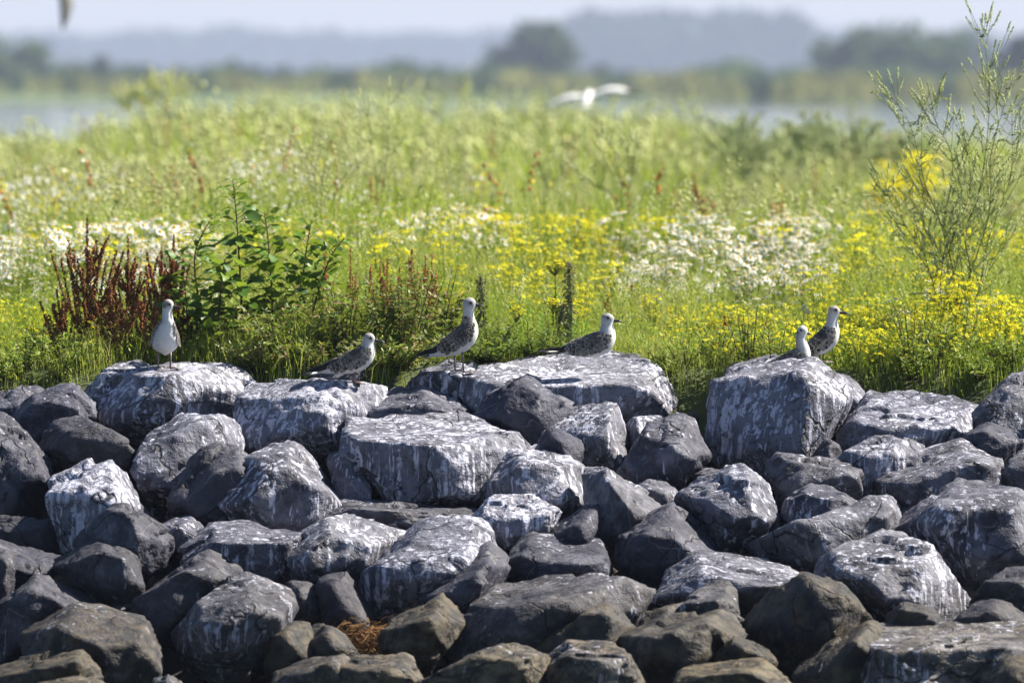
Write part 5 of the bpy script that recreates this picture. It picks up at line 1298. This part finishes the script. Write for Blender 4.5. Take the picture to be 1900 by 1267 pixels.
sapling('short leafy sapling right beside the frontal gull', 352, [(350, 630, 0), (346, 570, 0), (342, 520, 0)], 30.9, 26, .056, 407)
# ---------------- low willow scrub with small grey-green leaves
def scrub(label, px, d, top, wd, seed, nst=16, nl=34, cols=((0.095, 0.145, 0.035), (0.055, 0.105, 0.02), (0.20, 0.215, 0.115), (0.13, 0.185, 0.026), (0.20, 0.13, 0.065)), ll=.034, aspect=.30, name='willow_scrub'):
    rng = np.random.default_rng(seed); b = at_ground(px, d); H = (ZC - (top - HY) / FPX * d) - b[2]; mpx = d / FPX
    root = empty(name, b); tag(root, label, 'shrub', None)
    mb = MB(); ml = MB()
    for i in range(nst):
        e = np.array([rng.uniform(-1, 1) * wd * mpx * .5, rng.normal() * .12, H * rng.uniform(.45, 1.05)])
        Q = spline([(e[0] * .25, 0, 0), e * [.6, .5, .5], e], 10); mb.tube(Q, np.linspace(.003, .001, 10), (0.06, 0.04, 0.025), 4, False)
        for k in range(nl):
            f = rng.uniform(.1, 1) * 9; j = min(int(f), 8); c = Q[j] * (1 - f + j) + Q[j + 1] * (f - j); a = rng.uniform(0, 6.28)
            L = ll * rng.uniform(.6, 1.3)
            ml.leaf(c, (math.cos(a), math.sin(a), rng.uniform(-.2, 1.2)), (-math.sin(a), math.cos(a), rng.normal() * .4), L, L * aspect, np.array(cols[rng.integers(0, len(cols))]) * rng.uniform(.8, 1.2), .15, .15)
    mb.build('twigs', M_STEM, root); o = ml.build('leaves', M_LEAF, root); o['kind'] = 'stuff'
scrub('grey green willow scrub directly behind the crouching gull', 640, 30.75, 520, 200, 501, 30, 60)
scrub('grey green willow scrub between the crouching and the upright gull', 745, 30.7, 500, 180, 502, 30, 60)
scrub('grey green willow scrub at the feet of the tallest sapling', 520, 30.65, 570, 180, 503, 26, 50)
scrub('willow scrub with drying leaves in front of the rusty sorrel', 800, 30.95, 480, 150, 504, 24, 44)
scrub('low dark scrub under the tail of the upright central gull', 900, 30.7, 600, 150, 505, 18, 34, ((0.04, 0.075, 0.018), (0.03, 0.055, 0.015), (0.075, 0.12, 0.03)))
scrub('low green scrub behind the resting gull tail', 1000, 30.7, 610, 130, 506, 16, 30, ((0.05, 0.095, 0.02), (0.04, 0.07, 0.018), (0.09, 0.14, 0.03)))
scrub('low willow scrub against the boulder of the crouching gull', 600, 30.52, 628, 180, 507, 22, 44)
scrub('low willow scrub left of the boulder under the upright gull', 730, 30.52, 618, 180, 508, 22, 44)
scrub('low green scrub right of the boulder of the frontal gull', 480, 30.52, 632, 150, 509, 20, 40)
scrub('dark low scrub right of the boulder under the upright gull', 905, 30.56, 625, 110, 510, 16, 36, ((0.05, 0.09, 0.018), (0.04, 0.07, 0.015), (0.09, 0.14, 0.03)))
WEED = ((0.11, 0.19, 0.022), (0.08, 0.145, 0.018), (0.21, 0.26, 0.05), (0.16, 0.23, 0.025), (0.28, 0.29, 0.12))
ordn = ['first', 'second', 'third', 'fourth', 'fifth', 'sixth', 'seventh', 'eighth', 'ninth', 'tenth', 'eleventh', 'twelfth', 'thirteenth', 'fourteenth']
for i in range(14):
    px = 1235 + i * 50 + 12 * math.sin(i * 5.1)
    if 1480 < px < 1600: px += 120 if px > 1540 else -90
    scrub('leafy weed tuft, %s from the left behind the right hand boulders' % ordn[i], px, 30.5 + .14 * (i % 3), 645 - 26 * ((i * 5) % 4), 85, 540 + i, 16, 40, WEED, .027, .24, 'weed_tuft')
for i in range(5):
    scrub('leafy weed tuft, %s from the left edge of the meadow' % ordn[i], 8 + i * 34, 30.5 + .12 * (i % 3), 640 - 20 * (i % 3), 70, 560 + i, 14, 36, WEED, .026, .24, 'weed_tuft')
# ---------------- nettles in seed
def nettle(label, px, d, top, seed):
    rng = np.random.default_rng(seed); b = at_ground(px, d); H = (ZC - (top - HY) / FPX * d) - b[2]
    root = empty('nettle', b); tag(root, label, 'nettle', None)
    mb = MB(); Q = spline([(0, 0, 0), (.01, 0, H * .5), (-.005, 0, H)], 12); mb.tube(Q, np.linspace(.004, .0015, 12), (0.06, 0.06, 0.03), 5); mb.build('stem', M_STEM, root)
    ml = MB(); P = []
    for i in range(26):
        z = H * (.2 + .8 * i / 26); 
        for s in (0, math.pi):
            a = i * 1.57 + s + rng.normal() * .2; L = .055 * (1.15 - .7 * i / 26)
            ml.leaf((0, 0, z), (math.cos(a), math.sin(a), -.35), (-math.sin(a), math.cos(a), 0), L, L * .42, np.array((0.035, 0.055, 0.022)) * rng.uniform(.7, 1.5), .5, .1)
            for k in range(16): P.append((math.cos(a + .5) * .03 * rng.random(), math.sin(a + .5) * .03 * rng.random(), z - .02 * rng.random()))
    ml.build('leaves', M_LEAF, root); ms = MB(); ms.grains(np.array(P), .0035, (0.13, 0.12, 0.075), rng); o = ms.build('seed_tassels', M_STEM, root); o['kind'] = 'stuff'
nettle('tall dark nettle in seed above the resting gull back', 1056, 31.0, 482, 601)
nettle('dark nettle in seed just right of the upright central gull', 893, 31.0, 508, 602)
nettle('small nettle left of the tall dark nettle', 1042, 31.2, 560, 603)
# ---------------- leafy spires with narrow whorled leaves
def spire(label, px, d, top, seed):
    rng = np.random.default_rng(seed); b = at_ground(px, d); H = (ZC - (top - HY) / FPX * d) - b[2]
    root = empty('leafy_spire', b); tag(root, label, 'plant', 'bright leafy spires')
    mb = MB(); mb.tube([(0, 0, 0), (.003, 0, H * .5), (0, 0, H * .97)], [.003, .0025, .0015], (0.08, 0.13, 0.025), 5); mb.build('stem', M_STEM, root)
    ml = MB()
    for i in range(60):
        f = .15 + .85 * i / 60; a = i * 2.4; L = .062 * (1 - .45 * f) * rng.uniform(.8, 1.2)
        ml.leaf((0, 0, H * f), (math.cos(a), math.sin(a), .55 + .8 * f * f), (-math.sin(a), math.cos(a), 0), L, L * .13, np.array((0.085, 0.165, 0.020)) * rng.uniform(.8, 1.3), .25, .1)
    o = ml.build('leaves', M_LEAF, root); o['kind'] = 'stuff'
for i, (px, d, top, lab) in enumerate([(978, 30.75, 560, 'bright leafy spire tallest left of the resting gull'), (962, 30.7, 612, 'bright leafy spire leftmost of the group by the resting gull'), (1004, 30.8, 590, 'bright leafy spire behind the tail of the resting gull'),
        (1070, 30.8, 590, 'bright leafy spire rising from the back of the resting gull'), (1086, 30.9, 600, 'bright leafy spire just left of the resting gull head'), (935, 30.75, 640, 'short bright leafy spire near the upright central gull'), (1180, 30.8, 640, 'short bright leafy spire right of the resting gull')]):
    spire(lab, px, d, top, 610 + i)
# ---------------- single ragworts with flat golden heads
def gold(label, px, d, top, r, seed):
    rng = np.random.default_rng(seed); b = at_ground(px, d); H = (ZC - (top - HY) / FPX * d) - b[2]
    root = empty('ragwort', b); tag(root, label, 'wildflower', None)
    mb = MB(); mb.tube([(0, 0, 0), (.004, 0, H * .5), (0, 0, H - .05)], [.004, .0035, .0025], (0.08, 0.11, 0.03), 5); SV, SF, SC = YELL.arrays(); mf = MB()
    for i in range(34):
        a = rng.uniform(0, 6.28); rr = r * math.sqrt(rng.random()); e = np.array([math.cos(a) * rr, math.sin(a) * rr, H - .018 * (rr / r) ** 2 + rng.normal() * .006])
        mb.tube([(0, 0, H - .06), e], [.0012, .0008], (0.08, 0.11, 0.03), 3, False); mf.add(SV * rng.uniform(.55, .8) + e, SF, SC)
    for i in range(16):
        a = rng.uniform(0, 6.28); mb.leaf((0, 0, H * rng.uniform(.1, .8)), (math.cos(a), math.sin(a), .5), (-math.sin(a), math.cos(a), 0), .05, .016, GREEN, .3)
    mb.build('stem', M_GRASS, root); o = mf.build('flowers', M_FLOWER, root); o['kind'] = 'stuff'
gold('ragwort with a flat golden head, left of the tall dark nettle', 1030, 31.3, 486, .046, 621)
gold('ragwort with a smaller golden head, under the flat one', 1026, 31.2, 556, .034, 622)
gold('ragwort with a thin golden head above the bright leafy spires', 958, 31.2, 572, .038, 623)
# ---------------- sweet clover: airy stems with pale drooping flower spikes
def clover(label, px, d, stems, seed, nbr, rac, thick=1.0, group=None, col=(0.50, 0.53, 0.30), st=1.0, scol=(0.07, 0.085, 0.03)):
    rng = np.random.default_rng(seed); b = at_ground(px, d)
    root = empty('sweet_clover', b); tag(root, label, 'wildflower', group)
    mb = MB(); P = []; ml = MB()
    def raceme(s, dv):
        L = rac * rng.uniform(.6, 1.25); dv = dv / np.linalg.norm(dv)
        e = s + dv * L; Q = spline([s, s + dv * L * .5 + [0, 0, L * .06], e], 5); mb.tube(Q, [.0012 * st] * 4 + [.0006 * st], (0.13, 0.15, 0.05), 3, False)
        m = 44 if thick < 1.4 else 26
        for k in range(m):
            f = .22 + .78 * k / m; c = s + (e - s) * f; r = .0036 * thick * (1.1 - .7 * f); a = rng.uniform(0, 6.28)
            P.append(c + np.array([math.cos(a) * r, math.sin(a) * r, rng.normal() * r]))
    for pts in stems:
        Q = spline([(0, 0, 0)] + [W(x, y, d + rng.normal() * .04) - b for x, y in pts], 26)
        mb.tube(Q, np.linspace(.0030, .0011, 26) * st, scol, 5)
        raceme(Q[-1], Q[-1] - Q[-3])
        for i in range(nbr):
            f = rng.uniform(.22, .98); k = f * 25; j = min(int(k), 24); c = Q[j]; tg = Q[j + 1] - Q[j]; tg /= np.linalg.norm(tg)
            a = rng.uniform(0, 6.28); dv = tg * rng.uniform(.3, 1.0) + np.array([math.cos(a), math.sin(a) * .7, .2]) * rng.uniform(.5, 1.1)
            L = rng.uniform(.06, .20) * (1.15 - f * .75) * (rac / .06)
            e = c + dv * L; R = spline([c, c + dv * L * .5 + [0, 0, -.006], e + [0, 0, L * .22]], 6); mb.tube(R, np.linspace(.0018, .0010, 6) * st, np.array(scol) * 1.2, 3, False)
            raceme(R[-1], R[-1] - R[-2])
            if rng.random() < .8: raceme(R[3], R[4] - R[3] + rng.normal(size=3) * .02)
            for q in range(2 if thick < 1.5 else 0):
                az = rng.uniform(0, 6.28); ml.leaf(R[rng.integers(0, 5)], (math.cos(az), math.sin(az), .4), (-math.sin(az), math.cos(az), 0), .018 * thick, .007 * thick, (0.05, 0.095, 0.022), .1)
    mb.build('stems', M_STEM, root)
    if ml.n: ml.build('leaves', M_LEAF, root)
    ms = MB(); ms.grains(np.array(P), (.0023 if thick < 1.4 else .0034) * thick, np.array(col), rng); o = ms.build('flower_spikes', M_STEM, root); o['kind'] = 'stuff'
clover('tall airy flowering bush at the right reaching above the horizon', 1765, 31.7,
       [[(1800, 520), (1792, 440), (1822, 330), (1836, 190), (1828, 90), (1804, 28)], [(1790, 540), (1835, 400), (1838, 290), (1862, 200), (1868, 160)], [(1745, 540), (1752, 440), (1716, 340), (1690, 235), (1648, 172)],
        [(1770, 520), (1752, 420), (1768, 300), (1735, 225), (1718, 180)], [(1815, 540), (1832, 450), (1874, 330), (1878, 215)], [(1735, 540), (1712, 470), (1668, 400), (1632, 330)], [(1780, 540), (1762, 460), (1800, 350), (1786, 230)]],
       701, 44, .070, 1.2, None, (0.46, 0.50, 0.25), .8, (0.085, 0.10, 0.038))
clover('lone blurred flowering stem rising over the meadow left of centre', 690, 37.5, [[(705, 400), (718, 290), (722, 165)], [(698, 380), (690, 260), (672, 180)]], 702, 9, .062, 1.2)
clover('blurred flowering stems left of the lone tall stem', 590, 37.0, [[(588, 380), (575, 300), (548, 268)], [(595, 370), (605, 300), (610, 255)], [(600, 380), (640, 330), (660, 300)]], 703, 9, .062, 1.2)
clover('blurred flowering stems in front of the meadow right of centre', 1160, 38.5, [[(1155, 380), (1145, 300), (1125, 245)], [(1165, 380), (1175, 310), (1182, 262)], [(1150, 390), (1110, 340), (1090, 300)]], 704, 10, .066, 1.3)
clover('small blurred flowering stems below the white gull in flight', 1010, 41.0, [[(1010, 360), (1005, 320), (995, 280)], [(1015, 360), (1035, 330), (1050, 300)]], 705, 8, .066, 1.3)
clover('hazy yellowish flowering bush in front of the lake at left', 290, 74.0, [[(285, 260), (275, 200), (268, 160)], [(295, 250), (300, 190), (305, 150)], [(300, 260), (325, 210), (335, 165)], [(280, 260), (255, 210), (240, 180)]], 706, 16, .10, 3.4, None, (0.48, 0.50, 0.20), 1.0, (0.30, 0.33, 0.12))
crng = np.random.default_rng(44)
for i in range(15):
    px = 1340 + 25 * i + crng.normal() * 8; t = 240 + crng.uniform(-12, 40)
    clover(['leftmost', 'second', 'third', 'fourth', 'fifth', 'sixth', 'seventh', 'eighth', 'ninth', 'tenth', 'eleventh', 'twelfth', 'thirteenth', 'fourteenth', 'rightmost'][i] + ' blurred stem pair, from the left, in the grey green stand before the lake', px, 52 + 9 * crng.random(), [[(px + 4, t + 90), (px - 6, t + 40), (px + 8, t)], [(px - 6, t + 90), (px - 14, t + 50), (px - 20, t + 18)]], 720 + i, 14, .085, 2.8, 'tall stand before the lake', (0.30, 0.34, 0.17), 1.2, (0.16, 0.20, 0.09))
for i, px in enumerate((1640, 1672, 1700)):
    plant('ragwort', ['left third of the blurred golden clump behind the tall airy bush', 'middle of the blurred golden clump behind the tall airy bush', 'right third of the blurred golden clump behind the tall airy bush'][i], 'wildflower', None, GOLDP[i], ME_YELL, at_ground(px, 47 + i * .3), [1.15, 1.4, 1.5][i])
# ---------------- dry timothy grass and dandelion clocks at the right
def timothy(label, pts, d, seed):
    b = at_ground(pts[0][0], d); root = empty('dry_grass', b); tag(root, label, 'grass', 'dry brown grass spikes at the right')
    Q = spline([(0, 0, 0)] + [W(x, y, d) - b for x, y in pts], 16); mb = MB(); mb.tube(Q, np.linspace(.0018, .001, 16), (0.26, 0.20, 0.10), 4, False); mb.build('stalk', M_STEM, root)
    mb = MB(); S = Q[-6:]; mb.tube(S, [.002, .005, .0055, .0055, .005, .002], (0.17, 0.095, 0.05), 7); mb.build('spike', M_STEM, root)
for i, (pts, lab) in enumerate([([(1860, 700), (1852, 668), (1832, 652)], 'dry brown grass spike leftmost of the upper pair at right'), ([(1866, 700), (1872, 680), (1862, 655)], 'dry brown grass spike rightmost of the upper pair at right'), ([(1840, 720), (1836, 700), (1815, 672)], 'dry brown grass spike drooping left over the wide striped boulder'),
        ([(1858, 735), (1852, 715), (1830, 692)], 'lowest dry brown grass spike by the tall right edge boulder'), ([(1755, 715), (1762, 690), (1778, 678)], 'dry brown grass spike bent right, above the wide striped boulder')]):
    timothy(lab, pts, 30.6, i)
def clock(label, px, py, d):
    b = at_ground(px, d); t = W(px, py, d) - b; root = empty('dandelion_clock', b); tag(root, label, 'dandelion', 'dandelion clocks at the right')
    mb = MB(); mb.tube([(0, 0, 0), t * .5 + [.004, 0, 0], t], [.0016, .0014, .0012], (0.12, 0.14, 0.05), 4, False); mb.build('stem', M_STEM, root)
    mb = MB(); rng = np.random.default_rng(int(px)); u = rng.normal(size=(90, 3)); u /= np.linalg.norm(u, axis=1)[:, None]
    mb.grains(t + u * .011, .0022, (0.55, 0.55, 0.52), rng); o = mb.build('seed_globe', M_FLOWER, root); o['kind'] = 'stuff'
for px, py, d, lab in [(1491, 571, 31.6, 'dandelion clock above the white headed gull'), (1498, 578, 31.5, 'lower of two dandelion clocks above the white headed gull'), (1577, 667, 30.9, 'dandelion clock low right of the paired gulls'), (1633, 676, 30.9, 'dandelion clock second right of the paired gulls'),
        (1586, 648, 31.0, 'dandelion clock in the grass by the dark winged gull breast'), (1645, 708, 30.7, 'lowest dandelion clock, above the pale hump'), (1872, 676, 31.0, 'dandelion clock by the dry brown grass')]:
    clock(lab, px, py, d)
# ---------------- dry wrack caught between the lower boulders
rng = np.random.default_rng(8); mb = MB(); c = W(672, 1180, rock_depth(1180) + .06)
for i in range(420):
    p = np.array([rng.normal() * .075, rng.normal() * .06, rng.normal() * .03 - .01]); a = rng.uniform(0, 6.28); L = rng.uniform(.03, .09)
    dv = np.array([math.cos(a), math.sin(a) * .6, rng.normal() * .35]) * L
    mb.tube([p - dv * .5, p + [0, 0, .012 * rng.random()], p + dv * .5], [.0016, .002, .0012], np.array((0.13, 0.075, 0.036)) * rng.uniform(.5, 1.4), 4, False)
o = mb.build('dry_wrack', M_STEM, None, c); tag(o, 'heap of orange brown dry wrack caught between the lower boulders', 'wrack', kind='stuff')
